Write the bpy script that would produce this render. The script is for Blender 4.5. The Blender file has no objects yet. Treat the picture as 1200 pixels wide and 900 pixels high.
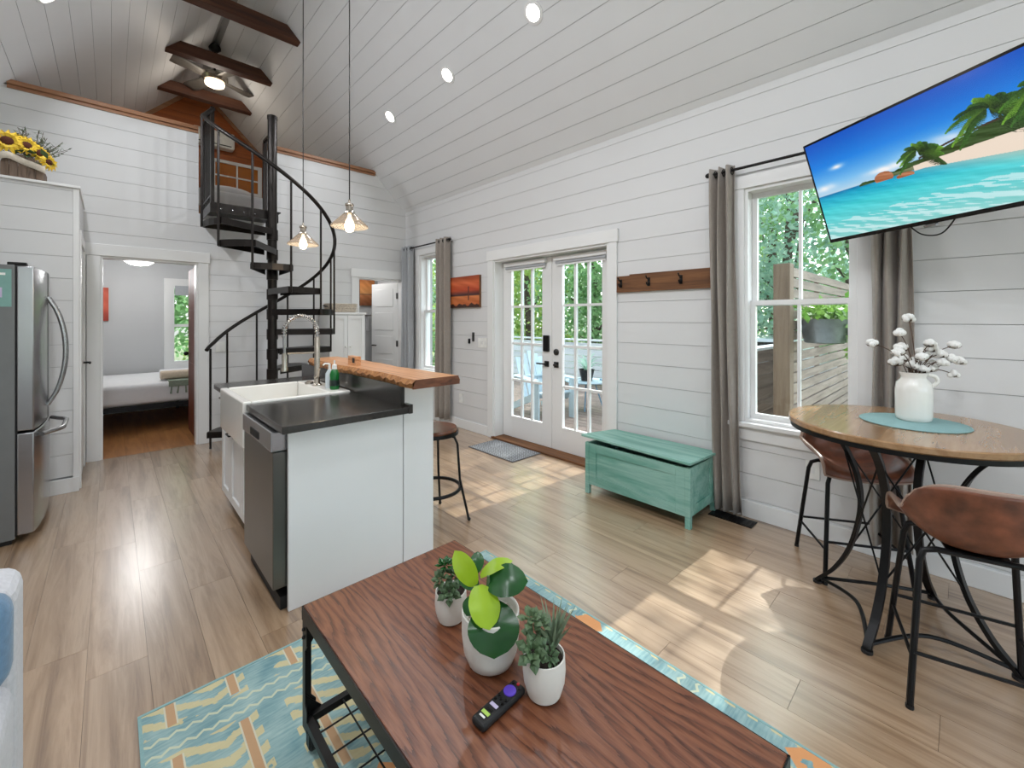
import bpy, bmesh, math, random
import numpy as np
from mathutils import Vector, Matrix
random.seed(7); RNG = np.random.default_rng(7)
PI = math.pi
S = bpy.context.scene
COL = S.collection

# ------------------------------------------------------------------ camera, sky, sun, exposure
YAW = math.atan2(470, 500)
cd = bpy.data.cameras.new('camera'); cam = bpy.data.objects.new('camera', cd); COL.objects.link(cam)
cam.location = (0, 0, 1.37); cam.rotation_euler = (PI/2, 0, -YAW)
cd.sensor_width = 36; cd.lens = 15.0; cd.shift_y = -76/1200; cd.clip_start = .05; cd.clip_end = 300
S.camera = cam
S.view_settings.view_transform = 'Standard'; S.view_settings.look = 'None'
S.view_settings.gamma = 1; S.view_settings.use_curve_mapping = False
S.view_settings.exposure = 0.36
wd = bpy.data.worlds.new('sky'); S.world = wd; wd.use_nodes = True
nt = wd.node_tree; nt.nodes.clear()
wo = nt.nodes.new('ShaderNodeOutputWorld'); bg = nt.nodes.new('ShaderNodeBackground'); sk = nt.nodes.new('ShaderNodeTexSky')
sk.sky_type = 'NISHITA'; sk.sun_disc = False; sk.sun_elevation = math.radians(50); sk.sun_rotation = math.radians(90)
sk.air_density = 1.0; sk.dust_density = 2.0
bg.inputs['Strength'].default_value = 0.72
hsv = nt.nodes.new('ShaderNodeHueSaturation'); hsv.inputs['Saturation'].default_value = .4; nt.links.new(sk.outputs[0], hsv.inputs['Color']); nt.links.new(hsv.outputs[0], bg.inputs[0]); nt.links.new(bg.outputs[0], wo.inputs[0])
sd = bpy.data.lights.new('sun', 'SUN'); so = bpy.data.objects.new('sun', sd); COL.objects.link(so)
sd.energy = 4.8; sd.angle = math.radians(.6); sd.color = (1, .97, .93)
so.rotation_euler = Vector((-.60, .03, -.70)).to_track_quat('-Z', 'Y').to_euler(); so.location = (12, 1, 14)
SPOT_W, FAN_W, BED_W = 7.6, 5.0, 13.0

# ------------------------------------------------------------------ room dimensions
XR, XL, YF, YB = 3.22, -1.15, 5.76, -2.60      # right, left, far and back wall faces
XC, ZW, ZR = 1.035, 2.96, 5.145                # ridge x, wall plate height, ridge height
YG = 8.50                                      # gable wall of the loft
ZL = 2.53                                      # loft floor
Z0, DZ = 1.343, .1738                          # board joints

# ------------------------------------------------------------------ materials
MATS = {}
def _new(name):
    m = bpy.data.materials.new(name); m.use_nodes = True; MATS[name] = m
    n = m.node_tree.nodes; return m, n, m.node_tree.links, n['Principled BSDF']
def lin(c):
    f = lambda v: v/12.92 if v <= .04045 else ((v+.055)/1.055)**2.4
    return tuple(f(v/255.) for v in c) + (1,)
def plain(name, c, rough=.5, metal=0, var=.06, scale=18, bump=0, bscale=60, coat=0, spec=.5, sheen=0, trans=0):
    """srgb colour with faint noise variation"""
    m, n, L, P = _new(name)
    P.inputs['Roughness'].default_value = rough; P.inputs['Metallic'].default_value = metal
    P.inputs['Coat Weight'].default_value = coat; P.inputs['Specular IOR Level'].default_value = spec
    P.inputs['Sheen Weight'].default_value = sheen
    tc = n.new('ShaderNodeTexCoord'); nz = n.new('ShaderNodeTexNoise'); nz.inputs['Scale'].default_value = scale; nz.inputs['Detail'].default_value = 4
    rp = n.new('ShaderNodeValToRGB'); b = lin(c)
    rp.color_ramp.elements[0].position = .3; rp.color_ramp.elements[1].position = .7
    rp.color_ramp.elements[0].color = tuple(max(0, v*(1-var)) for v in b[:3])+(1,); rp.color_ramp.elements[1].color = tuple(min(1, v*(1+var)) for v in b[:3])+(1,)
    L.new(tc.outputs['Object'], nz.inputs['Vector']); L.new(nz.outputs['Fac'], rp.inputs[0]); L.new(rp.outputs[0], P.inputs['Base Color'])
    if bump:
        nb = n.new('ShaderNodeTexNoise'); nb.inputs['Scale'].default_value = bscale; nb.inputs['Detail'].default_value = 3
        bp = n.new('ShaderNodeBump'); bp.inputs['Strength'].default_value = bump; bp.inputs['Distance'].default_value = .004
        L.new(tc.outputs['Object'], nb.inputs['Vector']); L.new(nb.outputs['Fac'], bp.inputs['Height']); L.new(bp.outputs[0], P.inputs['Normal'])
    return m
def wood(name, cols, axis='y', fine=14, stretch=.06, rough=.45, rand=1.0, bump=.15, wave=0, wscale=6, coat=0, tint=.25, offset=(0, 0, 0)):
    """grain along axis; every object gets its own offset and tint"""
    m, n, L, P = _new(name)
    P.inputs['Roughness'].default_value = rough; P.inputs['Coat Weight'].default_value = coat; P.inputs['Coat Roughness'].default_value = .18
    tc = n.new('ShaderNodeTexCoord'); oi = n.new('ShaderNodeObjectInfo'); mp = n.new('ShaderNodeMapping')
    mul = n.new('ShaderNodeVectorMath'); mul.operation = 'SCALE'; mul.inputs[0].default_value = (37, 71, 53); L.new(oi.outputs['Random'], mul.inputs['Scale'])
    add = n.new('ShaderNodeVectorMath'); add.operation = 'ADD'; L.new(tc.outputs['Object'], mp.inputs['Vector'])
    sc = [fine]*3; sc['xyz'.index(axis)] = fine*stretch; mp.inputs['Scale'].default_value = sc; mp.inputs['Location'].default_value = offset
    L.new(mp.outputs[0], add.inputs[0])
    if rand: L.new(mul.outputs[0], add.inputs[1])
    nz = n.new('ShaderNodeTexNoise'); nz.inputs['Scale'].default_value = 1; nz.inputs['Detail'].default_value = 7; nz.inputs['Roughness'].default_value = .65; nz.inputs['Distortion'].default_value = .6
    L.new(add.outputs[0], nz.inputs['Vector']); fac = nz.outputs['Fac']
    if wave:
        wv = n.new('ShaderNodeTexWave'); wv.wave_type = 'RINGS'; wv.rings_direction = axis.upper(); wv.inputs['Scale'].default_value = wscale/fine
        wv.inputs['Distortion'].default_value = 5; wv.inputs['Detail'].default_value = 3; wv.inputs['Detail Scale'].default_value = .35; L.new(add.outputs[0], wv.inputs['Vector'])
        mx = n.new('ShaderNodeMix'); mx.inputs[0].default_value = wave; L.new(nz.outputs['Fac'], mx.inputs[2]); L.new(wv.outputs['Fac'], mx.inputs[3]); fac = mx.outputs[0]
    rp = n.new('ShaderNodeValToRGB'); els = rp.color_ramp.elements
    while len(els) < len(cols): els.new(.5)
    for i, c in enumerate(cols): els[i].position = .28+.44*i/(len(cols)-1); els[i].color = lin(c)
    L.new(fac, rp.inputs[0])
    hs = n.new('ShaderNodeHueSaturation'); mr = n.new('ShaderNodeMapRange'); mr.inputs['To Min'].default_value = 1-tint; mr.inputs['To Max'].default_value = 1+tint
    L.new(oi.outputs['Random'], mr.inputs['Value'])
    if rand: L.new(mr.outputs[0], hs.inputs['Value'])
    L.new(rp.outputs[0], hs.inputs['Color']); L.new(hs.outputs[0], P.inputs['Base Color'])
    bp = n.new('ShaderNodeBump'); bp.inputs['Strength'].default_value = bump; bp.inputs['Distance'].default_value = .003; L.new(fac, bp.inputs['Height']); L.new(bp.outputs[0], P.inputs['Normal'])
    return m
def cathedral(name, cols, cx, cy, rough=.3):
    """flat-sawn board: growth rings cut at a shallow angle"""
    m, n, L, P = _new(name); P.inputs['Roughness'].default_value = rough
    tc = n.new('ShaderNodeTexCoord'); sp = n.new('ShaderNodeSeparateXYZ'); L.new(tc.outputs['Object'], sp.inputs[0])
    def M(op, a, b=None, c=None):
        q = n.new('ShaderNodeMath'); q.operation = op
        for i, v in enumerate((a, b, c)):
            if v is None: continue
            if isinstance(v, (int, float)): q.inputs[i].default_value = v
            else: L.new(v, q.inputs[i])
        return q.outputs[0]
    def N(sc, det=4, dist=0):
        mp = n.new('ShaderNodeMapping'); mp.inputs['Scale'].default_value = sc; L.new(tc.outputs['Object'], mp.inputs[0])
        z = n.new('ShaderNodeTexNoise'); z.inputs['Scale'].default_value = 1; z.inputs['Detail'].default_value = det; z.inputs['Distortion'].default_value = dist; L.new(mp.outputs[0], z.inputs['Vector']); return z.outputs[0]
    big = N((5, 2.2, 1), 2, .5); fine = N((120, 9, 1), 5)
    bx = M('PINGPONG', M('SUBTRACT', sp.outputs[0], cx), .15)                       # several glued boards
    X = M('ADD', M('MULTIPLY', bx, 9), M('MULTIPLY', big, 1.6)); Z = M('ADD', M('MULTIPLY', M('SUBTRACT', sp.outputs[1], cy), 1.5), M('MULTIPLY', big, 1.4))
    r = M('SQRT', M('ADD', M('MULTIPLY', X, X), M('MULTIPLY', Z, Z)))
    ring = M('FRACT', M('ADD', M('MULTIPLY', r, 5.0), M('MULTIPLY', fine, .9)))
    fac = M('ADD', M('MULTIPLY', ring, .6), M('MULTIPLY', fine, .4))
    rp = n.new('ShaderNodeValToRGB'); els = rp.color_ramp.elements
    while len(els) < len(cols): els.new(.5)
    for i, c in enumerate(cols): els[i].position = .18+.6*i/(len(cols)-1); els[i].color = lin(c)
    L.new(fac, rp.inputs[0]); L.new(rp.outputs[0], P.inputs['Base Color'])
    bp = n.new('ShaderNodeBump'); bp.inputs['Strength'].default_value = .35; bp.inputs['Distance'].default_value = .002; L.new(fac, bp.inputs['Height']); L.new(bp.outputs[0], P.inputs['Normal'])
    L.new(M('ADD', rough-.06, M('MULTIPLY', fine, .16)), P.inputs['Roughness']); return m
def emit(name, c, s):
    m, n, L, P = _new(name); P.inputs['Base Color'].default_value = lin(c); P.inputs['Emission Color'].default_value = lin(c); P.inputs['Emission Strength'].default_value = s; return m
def glass(name, tint=(245, 250, 250), ior=1.45):
    m, n, L, P = _new(name); n.remove(P); out = n['Material Output']
    tr = n.new('ShaderNodeBsdfTransparent'); tr.inputs[0].default_value = lin(tint); gl = n.new('ShaderNodeBsdfGlossy'); gl.inputs['Roughness'].default_value = .02
    lw = n.new('ShaderNodeLayerWeight'); lw.inputs[0].default_value = .5; pw = n.new('ShaderNodeMath'); pw.operation = 'POWER'; pw.inputs[1].default_value = 4; L.new(lw.outputs['Facing'], pw.inputs[0])
    ma = n.new('ShaderNodeMath'); ma.operation = 'MULTIPLY_ADD'; ma.inputs[1].default_value = .5; ma.inputs[2].default_value = .03; L.new(pw.outputs[0], ma.inputs[0]); mx = n.new('ShaderNodeMixShader')
    L.new(ma.outputs[0], mx.inputs[0]); L.new(tr.outputs[0], mx.inputs[1]); L.new(gl.outputs[0], mx.inputs[2]); L.new(mx.outputs[0], out.inputs[0]); return m
def leafmat(name, c, c2, transl=.45, rough=.45):
    m, n, L, P = _new(name); out = n['Material Output']; P.inputs['Roughness'].default_value = rough
    tc = n.new('ShaderNodeTexCoord'); nz = n.new('ShaderNodeTexNoise'); nz.inputs['Scale'].default_value = 3; nz.inputs['Detail'].default_value = 3
    rp = n.new('ShaderNodeValToRGB'); rp.color_ramp.elements[0].position = .35; rp.color_ramp.elements[1].position = .65
    rp.color_ramp.elements[0].color = lin(c); rp.color_ramp.elements[1].color = lin(c2)
    L.new(tc.outputs['Object'], nz.inputs['Vector']); L.new(nz.outputs['Fac'], rp.inputs[0]); L.new(rp.outputs[0], P.inputs['Base Color'])
    t = n.new('ShaderNodeBsdfTranslucent'); L.new(rp.outputs[0], t.inputs[0]); mx = n.new('ShaderNodeMixShader'); mx.inputs[0].default_value = transl
    L.new(P.outputs[0], mx.inputs[1]); L.new(t.outputs[0], mx.inputs[2]); L.new(mx.outputs[0], out.inputs[0]); return m
def attrmat(name, rough=.5, emission=0):
    """flat print: colours stored on the mesh points"""
    m, n, L, P = _new(name); a = n.new('ShaderNodeAttribute'); a.attribute_name = 'print'
    P.inputs['Roughness'].default_value = rough
    if emission:
        P.inputs['Base Color'].default_value = (.01, .01, .01, 1); L.new(a.outputs['Color'], P.inputs['Emission Color']); P.inputs['Emission Strength'].default_value = emission
    else: L.new(a.outputs['Color'], P.inputs['Base Color'])
    return m
plain('white_paint', (220, 220, 220), .42, var=.012, scale=2)
plain('ceiling_paint', (224, 225, 226), .5, var=.012, scale=2)
plain('trim_paint', (232, 232, 231), .35, var=.012, scale=3)
plain('backing', (165, 165, 165), .8, var=.02)
plain('grey_paint', (196, 197, 198), .6, var=.012, scale=3)
plain('island_white', (228, 228, 227), .35, var=.012, scale=3)
plain('subfloor', (92, 74, 58), .8)
wood('floor_wood', [(114, 86, 62), (153, 123, 93), (179, 150, 120), (145, 115, 87)], 'y', 16, .06, .3, bump=.0, tint=.06, coat=1)
fp = MATS['floor_wood'].node_tree.nodes['Principled BSDF']; fp.inputs['Coat IOR'].default_value = 2.0; fp.inputs['Coat Roughness'].default_value = .27; fp.inputs['Specular IOR Level'].default_value = .7
wood('bedroom_wood', [(120, 78, 42), (160, 110, 64), (178, 128, 80)], 'y', 14, .08, .32, bump=.06, tint=.1)
wood('beam_wood', [(44, 24, 15), (82, 47, 30), (104, 64, 42)], 'x', 14, .08, .55, bump=.3, tint=.08)
wood('cap_wood', [(128, 84, 56), (158, 112, 80), (176, 132, 100)], 'x', 16, .06, .45, tint=.05)
wood('gable_wood', [(128, 62, 20), (160, 84, 30), (178, 98, 40)], 'x', 12, .06, .45, tint=.1)
wood('slab_wood', [(164, 108, 66), (198, 142, 96), (212, 160, 116), (186, 128, 84)], 'y', 12, .09, .32, wave=.35, wscale=9, rand=0, bump=.1)
wood('bark_edge', [(90, 52, 26), (160, 106, 58), (190, 138, 84)], 'z', 30, .25, .6, rand=0, bump=.6)
wood('end_grain', [(70, 38, 24), (112, 66, 42), (134, 86, 58)], 'x', 30, .3, .5, rand=0, bump=.3)
wood('table_oak', [(122, 90, 60), (158, 122, 86), (176, 142, 106)], 'x', 16, .07, .22, rand=0, bump=0, coat=.3)
cathedral('coffee_wood', [(70, 36, 22), (104, 58, 36), (126, 78, 52), (110, 64, 42)], .62, 1.25, .30)
wood('stool_wood', [(58, 30, 18), (96, 54, 34), (120, 74, 48)], 'y', 16, .1, .25, rand=0)
wood('barn_wood', [(70, 42, 22), (112, 72, 40), (138, 94, 56)], 'y', 20, .06, .7, rand=0, bump=.6)
wood('door_wood', [(70, 26, 10), (104, 44, 18), (124, 60, 28)], 'z', 14, .06, .55, rand=0)
wood('teal_wood', [(84, 142, 127), (108, 164, 149), (146, 190, 178), (96, 153, 138)], 'y', 9, .12, .42, rand=0, bump=.12)
wood('fence_wood', [(104, 90, 80), (140, 124, 112), (158, 144, 132)], 'x', 18, .08, .75, bump=.3, tint=.12)
wood('post_wood', [(96, 78, 62), (126, 106, 88), (140, 120, 100)], 'z', 18, .06, .75, bump=.3, tint=.06)
wood('deck_wood', [(96, 80, 74), (130, 112, 102), (150, 132, 122)], 'y', 16, .06, .6, bump=.2, tint=.12)
wood('pale_board', [(196, 204, 210), (220, 226, 230), (232, 236, 238)], 'y', 14, .06, .6, bump=.1, tint=.05)
wood('basket_wood', [(70, 56, 46), (108, 90, 76), (130, 112, 96)], 'z', 40, .1, .7, rand=0, bump=.6)
plain('wicker', (196, 184, 168), .8, var=.25, scale=60, bump=.5, bscale=90)
plain('black_steel', (24, 24, 25), .38, .6, var=.15)
plain('stair_steel', (44, 40, 38), .36, .7, var=.2, scale=10)
plain('dark_steel', (38, 36, 35), .42, .7, var=.2)
plain('bronze_hardware', (70, 68, 66), .35, .8)
plain('steel', (170, 170, 172), .24, .95, var=.04, scale=4)
plain('steel_dark', (112, 112, 108), .30, .9, var=.04, scale=4)
plain('chrome', (225, 222, 216), .12, 1.0, var=.02)
plain('nickel', (176, 168, 156), .25, .95)
plain('fridge_side', (118, 120, 120), .45, .3, var=.03)
plain('counter_black', (46, 44, 41), .22, var=.25, scale=60)
plain('ceramic', (238, 236, 230), .16, var=.01, coat=.3)
plain('pot_white', (226, 224, 216), .45, var=.02)
plain('black_rubber', (16, 16, 17), .6)
plain('black_gloss', (10, 10, 12), .2)
plain('curtain', (150, 141, 132), .85, var=.05, scale=40, sheen=.3)
plain('curtain_grey', (172, 175, 179), .85, var=.05, scale=40, sheen=.3)
plain('leather', (112, 66, 46), .36, var=.5, scale=14, bump=.1)
plain('leather_edge', (156, 132, 118), .4)
plain('sofa_grey', (196, 196, 200), .9, var=.08, scale=90, bump=.3, bscale=220, sheen=.3)
plain('pillow_blue', (92, 124, 152), .9, var=.14, scale=70, bump=.3, bscale=220, sheen=.3)
plain('linen_white', (234, 234, 236), .85, var=.02)
plain('linen_beige', (222, 204, 182), .85, var=.06, scale=40)
plain('sage_cloth', (146, 158, 142), .85, var=.12, scale=50)
plain('cotton', (240, 238, 234), .95, var=.03, bump=.4, bscale=80)
plain('twig', (86, 66, 52), .8)
plain('teal_mat', (136, 172, 172), .75, var=.06, scale=120, bump=.3, bscale=200)
plain('doormat', (104, 104, 106), .95, var=.3, scale=90, bump=.5, bscale=200)
plain('soil', (42, 32, 26), .95, var=.4, scale=90)
plain('pebble', (176, 168, 152), .8, var=.3, scale=40)
plain('plastic_white', (234, 234, 230), .4)
plain('blade_grey', (112, 108, 102), .45, .2)
plain('galvanised', (132, 140, 146), .38, .75, var=.18, scale=14)
plain('blue_paint', (112, 150, 178), .5, var=.08)
plain('pale_blue_paint', (188, 208, 218), .5, var=.05)
plain('ground', (98, 104, 72), .95, var=.4, scale=2)
plain('roofing', (120, 112, 108), .9, var=.1)
plain('siding', (206, 210, 210), .7, var=.03)
plain('brick_red', (150, 84, 66), .85, var=.15, scale=30)
plain('car_paint', (206, 214, 216), .25, var=.02, coat=.5)
plain('sunflower_petal', (246, 206, 60), .6, var=.12, scale=30)
plain('sunflower_core', (84, 40, 22), .9, var=.3, scale=160, bump=.6, bscale=300)
plain('burlap', (206, 196, 180), .9, var=.1, scale=120)
plain('bark', (84, 70, 58), .9, var=.25, scale=14, bump=.6, bscale=30)
plain('purple_rubber', (92, 62, 190), .45)
plain('red_print', (176, 26, 44), .5); plain('lime_print', (170, 206, 90), .5); plain('lilac_print', (196, 186, 214), .5)
plain('teal_print', (124, 166, 158), .5); plain('orange_art', (196, 84, 50), .6, var=.1); plain('soap_green', (18, 104, 44), .25)
plain('label_dark', (22, 40, 34), .4); plain('soap_clear', (206, 216, 222), .2); plain('amber_pane', (176, 104, 34), .25)
plain('brass_bulb_base', (150, 130, 96), .3, .9); plain('hinge', (96, 94, 92), .35, .8)
plain('gnome_red', (178, 44, 44), .6); plain('gnome_blue', (60, 86, 150), .6); plain('gnome_skin', (230, 200, 180), .6)
glass('pane_glass'); glass('clear_glass', (250, 250, 248), 1.3)
leafmat('leaf_tree', (112, 160, 100), (172, 208, 150), .55); leafmat('leaf_tree_light', (160, 196, 104), (212, 226, 140), .55); leafmat('leaf_tree_blue', (136, 178, 156), (192, 218, 202), .55)
leafmat('leaf_dark', (18, 62, 24), (44, 104, 48), .12, .25); leafmat('leaf_lime', (138, 176, 24), (176, 206, 50), .25, .35)
leafmat('leaf_succulent', (62, 88, 58), (104, 128, 88), .1, .5); leafmat('leaf_spike', (88, 110, 84), (140, 156, 128), .1, .5)
leafmat('leaf_dusty', (104, 118, 100), (140, 150, 134), .2, .7); leafmat('leaf_vine', (92, 140, 52), (146, 184, 84), .4)
emit('lamp_white', (255, 250, 242), 14); emit('lamp_warm', (255, 232, 196), 9); emit('lamp_fan', (255, 232, 200), 3.5); emit('lamp_bed', (255, 250, 244), 7)
attrmat('art_print', .55); attrmat('screen_print', .15, .72)
def shade_glass():
    m, n, L, P = _new('shade_glass'); P.inputs['Base Color'].default_value = lin((150, 148, 146)); P.inputs['Roughness'].default_value = .15
    t = n.new('ShaderNodeBsdfTransparent'); t.inputs[0].default_value = lin((236, 228, 218)); mx = n.new('ShaderNodeMixShader'); mx.inputs[0].default_value = .62
    L.new(P.outputs[0], mx.inputs[1]); L.new(t.outputs[0], mx.inputs[2]); L.new(mx.outputs[0], n['Material Output'].inputs[0])
shade_glass()
def rug_material():
    m, n, L, P = _new('rug'); P.inputs['Roughness'].default_value = .95; P.inputs['Sheen Weight'].default_value = .2
    tc = n.new('ShaderNodeTexCoord'); sp = n.new('ShaderNodeSeparateXYZ'); L.new(tc.outputs['Object'], sp.inputs[0])
    def M(op, a, b=None, c=None):
        q = n.new('ShaderNodeMath'); q.operation = op
        for i, v in enumerate((a, b, c)):
            if v is None: continue
            if isinstance(v, (int, float)): q.inputs[i].default_value = v
            else: L.new(v, q.inputs[i])
        return q.outputs[0]
    def mix(f, a, b):
        q = n.new('ShaderNodeMix'); q.data_type = 'RGBA'
        L.new(f, q.inputs[0])
        for i, v in ((6, a), (7, b)):
            if isinstance(v, tuple): q.inputs[i].default_value = v
            else: L.new(v, q.inputs[i])
        return q.outputs[2]
    x, y = sp.outputs[0], sp.outputs[1]
    nz = n.new('ShaderNodeTexNoise'); nz.inputs['Scale'].default_value = 9; nz.inputs['Detail'].default_value = 6; L.new(tc.outputs['Object'], nz.inputs['Vector'])
    mp = n.new('ShaderNodeMapping'); mp.inputs['Scale'].default_value = (12, 110, 1); L.new(tc.outputs['Object'], mp.inputs[0])
    n2 = n.new('ShaderNodeTexNoise'); n2.inputs['Scale'].default_value = 1; n2.inputs['Detail'].default_value = 3; L.new(mp.outputs[0], n2.inputs['Vector'])
    rp = n.new('ShaderNodeValToRGB'); rp.color_ramp.elements[0].position = .35; rp.color_ramp.elements[1].position = .65
    rp.color_ramp.elements[0].color = lin((104, 144, 150)); rp.color_ramp.elements[1].color = lin((164, 190, 186))
    L.new(M('ADD', M('MULTIPLY', nz.outputs[0], .6), M('MULTIPLY', n2.outputs[0], .4)), rp.inputs[0]); col = rp.outputs[0]
    band = M('PINGPONG', M('ADD', y, .13), .26)                                      # distance inside bands repeating along y
    feather = M('PINGPONG', M('ADD', M('ADD', y, M('MULTIPLY', M('PINGPONG', x, .19), .55)), M('MULTIPLY', n2.outputs[0], .03)), .036)
    fm = M('MULTIPLY', M('MULTIPLY', M('GREATER_THAN', feather, .019), M('GREATER_THAN', band, .055)), M('GREATER_THAN', M('PINGPONG', M('ADD', x, .05), .19), .04))
    fm = M('MULTIPLY', M('MULTIPLY', fm, M('GREATER_THAN', nz.outputs[0], .38)), .8)
    col = mix(fm, col, lin((214, 196, 142)))
    st = M('MULTIPLY', M('LESS_THAN', M('ABSOLUTE', M('SUBTRACT', M('PINGPONG', M('ADD', x, .03), .19), .1)), .012), M('GREATER_THAN', band, .07))
    st2 = M('MULTIPLY', M('LESS_THAN', M('ABSOLUTE', M('SUBTRACT', M('PINGPONG', M('ADD', x, .03), .19), .1)), .017), M('GREATER_THAN', band, .07))
    col = mix(st2, col, lin((206, 200, 176))); col = mix(st, col, lin((188, 150, 112)))
    zz = M('LESS_THAN', M('ABSOLUTE', M('SUBTRACT', band, M('ADD', .022, M('MULTIPLY', M('PINGPONG', x, .022), .7)))), .0055)
    col = mix(M('MULTIPLY', zz, .85), col, lin((206, 208, 176)))
    dm = M('LESS_THAN', M('ADD', M('ABSOLUTE', M('SUBTRACT', M('PINGPONG', x, .24), .24)), M('ABSOLUTE', M('SUBTRACT', M('PINGPONG', M('ADD', y, .1), .42), .42))), .075)
    col = mix(M('MULTIPLY', dm, M('GREATER_THAN', nz.outputs[0], .4)), col, lin((214, 150, 96)))
    L.new(col, P.inputs['Base Color'])
    bp = n.new('ShaderNodeBump'); bp.inputs['Strength'].default_value = .4; bp.inputs['Distance'].default_value = .003; L.new(n2.outputs[0], bp.inputs['Height']); L.new(bp.outputs[0], P.inputs['Normal'])
rug_material()

# ------------------------------------------------------------------ mesh helpers
def world_of(o):
    m = Matrix.Identity(4)
    while o is not None: m = o.matrix_basis @ m; o = o.parent
    return m
class B:
    """collects shapes in world coordinates, then becomes one mesh object"""
    def __init__(s): s.v = []; s.f = []
    def add(s, vs, fs):
        k = len(s.v); s.v += [tuple(v) for v in vs]; s.f += [tuple(i+k for i in f) for f in fs]; return s
    def box(s, x0, x1, y0, y1, z0, z1):
        return s.add([(x0,y0,z0),(x1,y0,z0),(x1,y1,z0),(x0,y1,z0),(x0,y0,z1),(x1,y0,z1),(x1,y1,z1),(x0,y1,z1)],
                     [(3,2,1,0),(4,5,6,7),(0,1,5,4),(1,2,6,5),(2,3,7,6),(3,0,4,7)])
    def obox(s, c, size, M):
        hx, hy, hz = size[0]/2, size[1]/2, size[2]/2; c = Vector(c)
        vs = [c + M @ Vector((a*hx, b*hy, d*hz)) for d in (-1,1) for a, b in ((-1,-1),(1,-1),(1,1),(-1,1))]
        return s.add(vs, [(3,2,1,0),(4,5,6,7),(0,1,5,4),(1,2,6,5),(2,3,7,6),(3,0,4,7)])
    def prism(s, poly, fn, a0, a1):
        """poly in 2D, fn(u, v, a) -> xyz"""
        n = len(poly); vs = [fn(u, v, a0) for u, v in poly]+[fn(u, v, a1) for u, v in poly]
        fs = [tuple(range(n-1, -1, -1)), tuple(range(n, 2*n))]+[(i, (i+1) % n, n+(i+1) % n, n+i) for i in range(n)]
        return s.add(vs, fs)
    def bar(s, p0, p1, w, h, upv=(0,0,1)):
        p0, p1 = Vector(p0), Vector(p1); d = (p1-p0).normalized(); u = Vector(upv)
        if abs(d.dot(u)) > .98: u = Vector((1,0,0))
        a = d.cross(u).normalized(); b = a.cross(d).normalized(); vs = []
        for p in (p0, p1): vs += [p+a*(i*w/2)+b*(j*h/2) for i, j in ((-1,-1),(1,-1),(1,1),(-1,1))]
        return s.add(vs, [(3,2,1,0),(4,5,6,7),(0,1,5,4),(1,2,6,5),(2,3,7,6),(3,0,4,7)])
    def cyl(s, p0, p1, r0, r1=None, n=16): return s.tube([p0, p1], [r0, r0 if r1 is None else r1], n)
    def tube(s, pts, r, n=8, closed=False, cap=True):
        pts = [Vector(p) for p in pts]; m = len(pts); rs = r if isinstance(r, (list, tuple)) else [r]*m
        prev = None; vs = []
        for i, p in enumerate(pts):
            if closed: t = (pts[(i+1) % m]-pts[i-1]).normalized()
            else: t = (pts[min(i+1, m-1)]-pts[max(i-1, 0)]).normalized()
            if prev is None:
                u = Vector((0,0,1)) if abs(t.z) < .9 else Vector((1,0,0)); a = t.cross(u).normalized()
            else: a = (prev - t*prev.dot(t)).normalized()
            prev = a; b = t.cross(a)
            vs += [p+(a*math.cos(2*PI*k/n)+b*math.sin(2*PI*k/n))*rs[i] for k in range(n)]
        fs = [(i*n+k, i*n+(k+1) % n, ((i+1) % m)*n+(k+1) % n, ((i+1) % m)*n+k) for i in range(m if closed else m-1) for k in range(n)]
        if cap and not closed: fs += [tuple(range(n-1, -1, -1)), tuple(range((m-1)*n, m*n))]
        return s.add(vs, fs)
    def lathe(s, prof, c, n=24, rot=None, cap=True):
        """prof: (radius, height) list"""
        c = Vector(c); rot = rot or Matrix.Identity(3); vs = []
        for r, h in prof: vs += [c+rot @ Vector((r*math.cos(2*PI*k/n), r*math.sin(2*PI*k/n), h)) for k in range(n)]
        m = len(prof); fs = [(i*n+k, i*n+(k+1) % n, (i+1)*n+(k+1) % n, (i+1)*n+k) for i in range(m-1) for k in range(n)]
        if cap:
            if prof[0][0] > 1e-4: fs.append(tuple(range(n-1, -1, -1)))
            if prof[-1][0] > 1e-4: fs.append(tuple(range((m-1)*n, m*n)))
        return s.add(vs, fs)
    def ball(s, c, r, n=12, m=8, rot=None):
        r = (r, r, r) if isinstance(r, (int, float)) else r; c = Vector(c); rot = rot or Matrix.Identity(3)
        vs = [c+rot @ Vector((0,0,-r[2]))]
        for i in range(1, m):
            t = PI*i/m; vs += [c+rot @ Vector((r[0]*math.sin(t)*math.cos(2*PI*k/n), r[1]*math.sin(t)*math.sin(2*PI*k/n), -r[2]*math.cos(t))) for k in range(n)]
        vs.append(c+rot @ Vector((0,0,r[2]))); L = len(vs)-1
        fs = [(0, 1+(k+1) % n, 1+k) for k in range(n)]
        for i in range(m-2): fs += [(1+i*n+k, 1+i*n+(k+1) % n, 1+(i+1)*n+(k+1) % n, 1+(i+1)*n+k) for k in range(n)]
        fs += [(L, 1+(m-2)*n+k, 1+(m-2)*n+(k+1) % n) for k in range(n)]
        return s.add(vs, fs)
    def grid(s, fn, nu, nv):
        vs = [fn(i/nu, j/nv) for j in range(nv+1) for i in range(nu+1)]
        return s.add(vs, [(j*(nu+1)+i, j*(nu+1)+i+1, (j+1)*(nu+1)+i+1, (j+1)*(nu+1)+i) for j in range(nv) for i in range(nu)])
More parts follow.
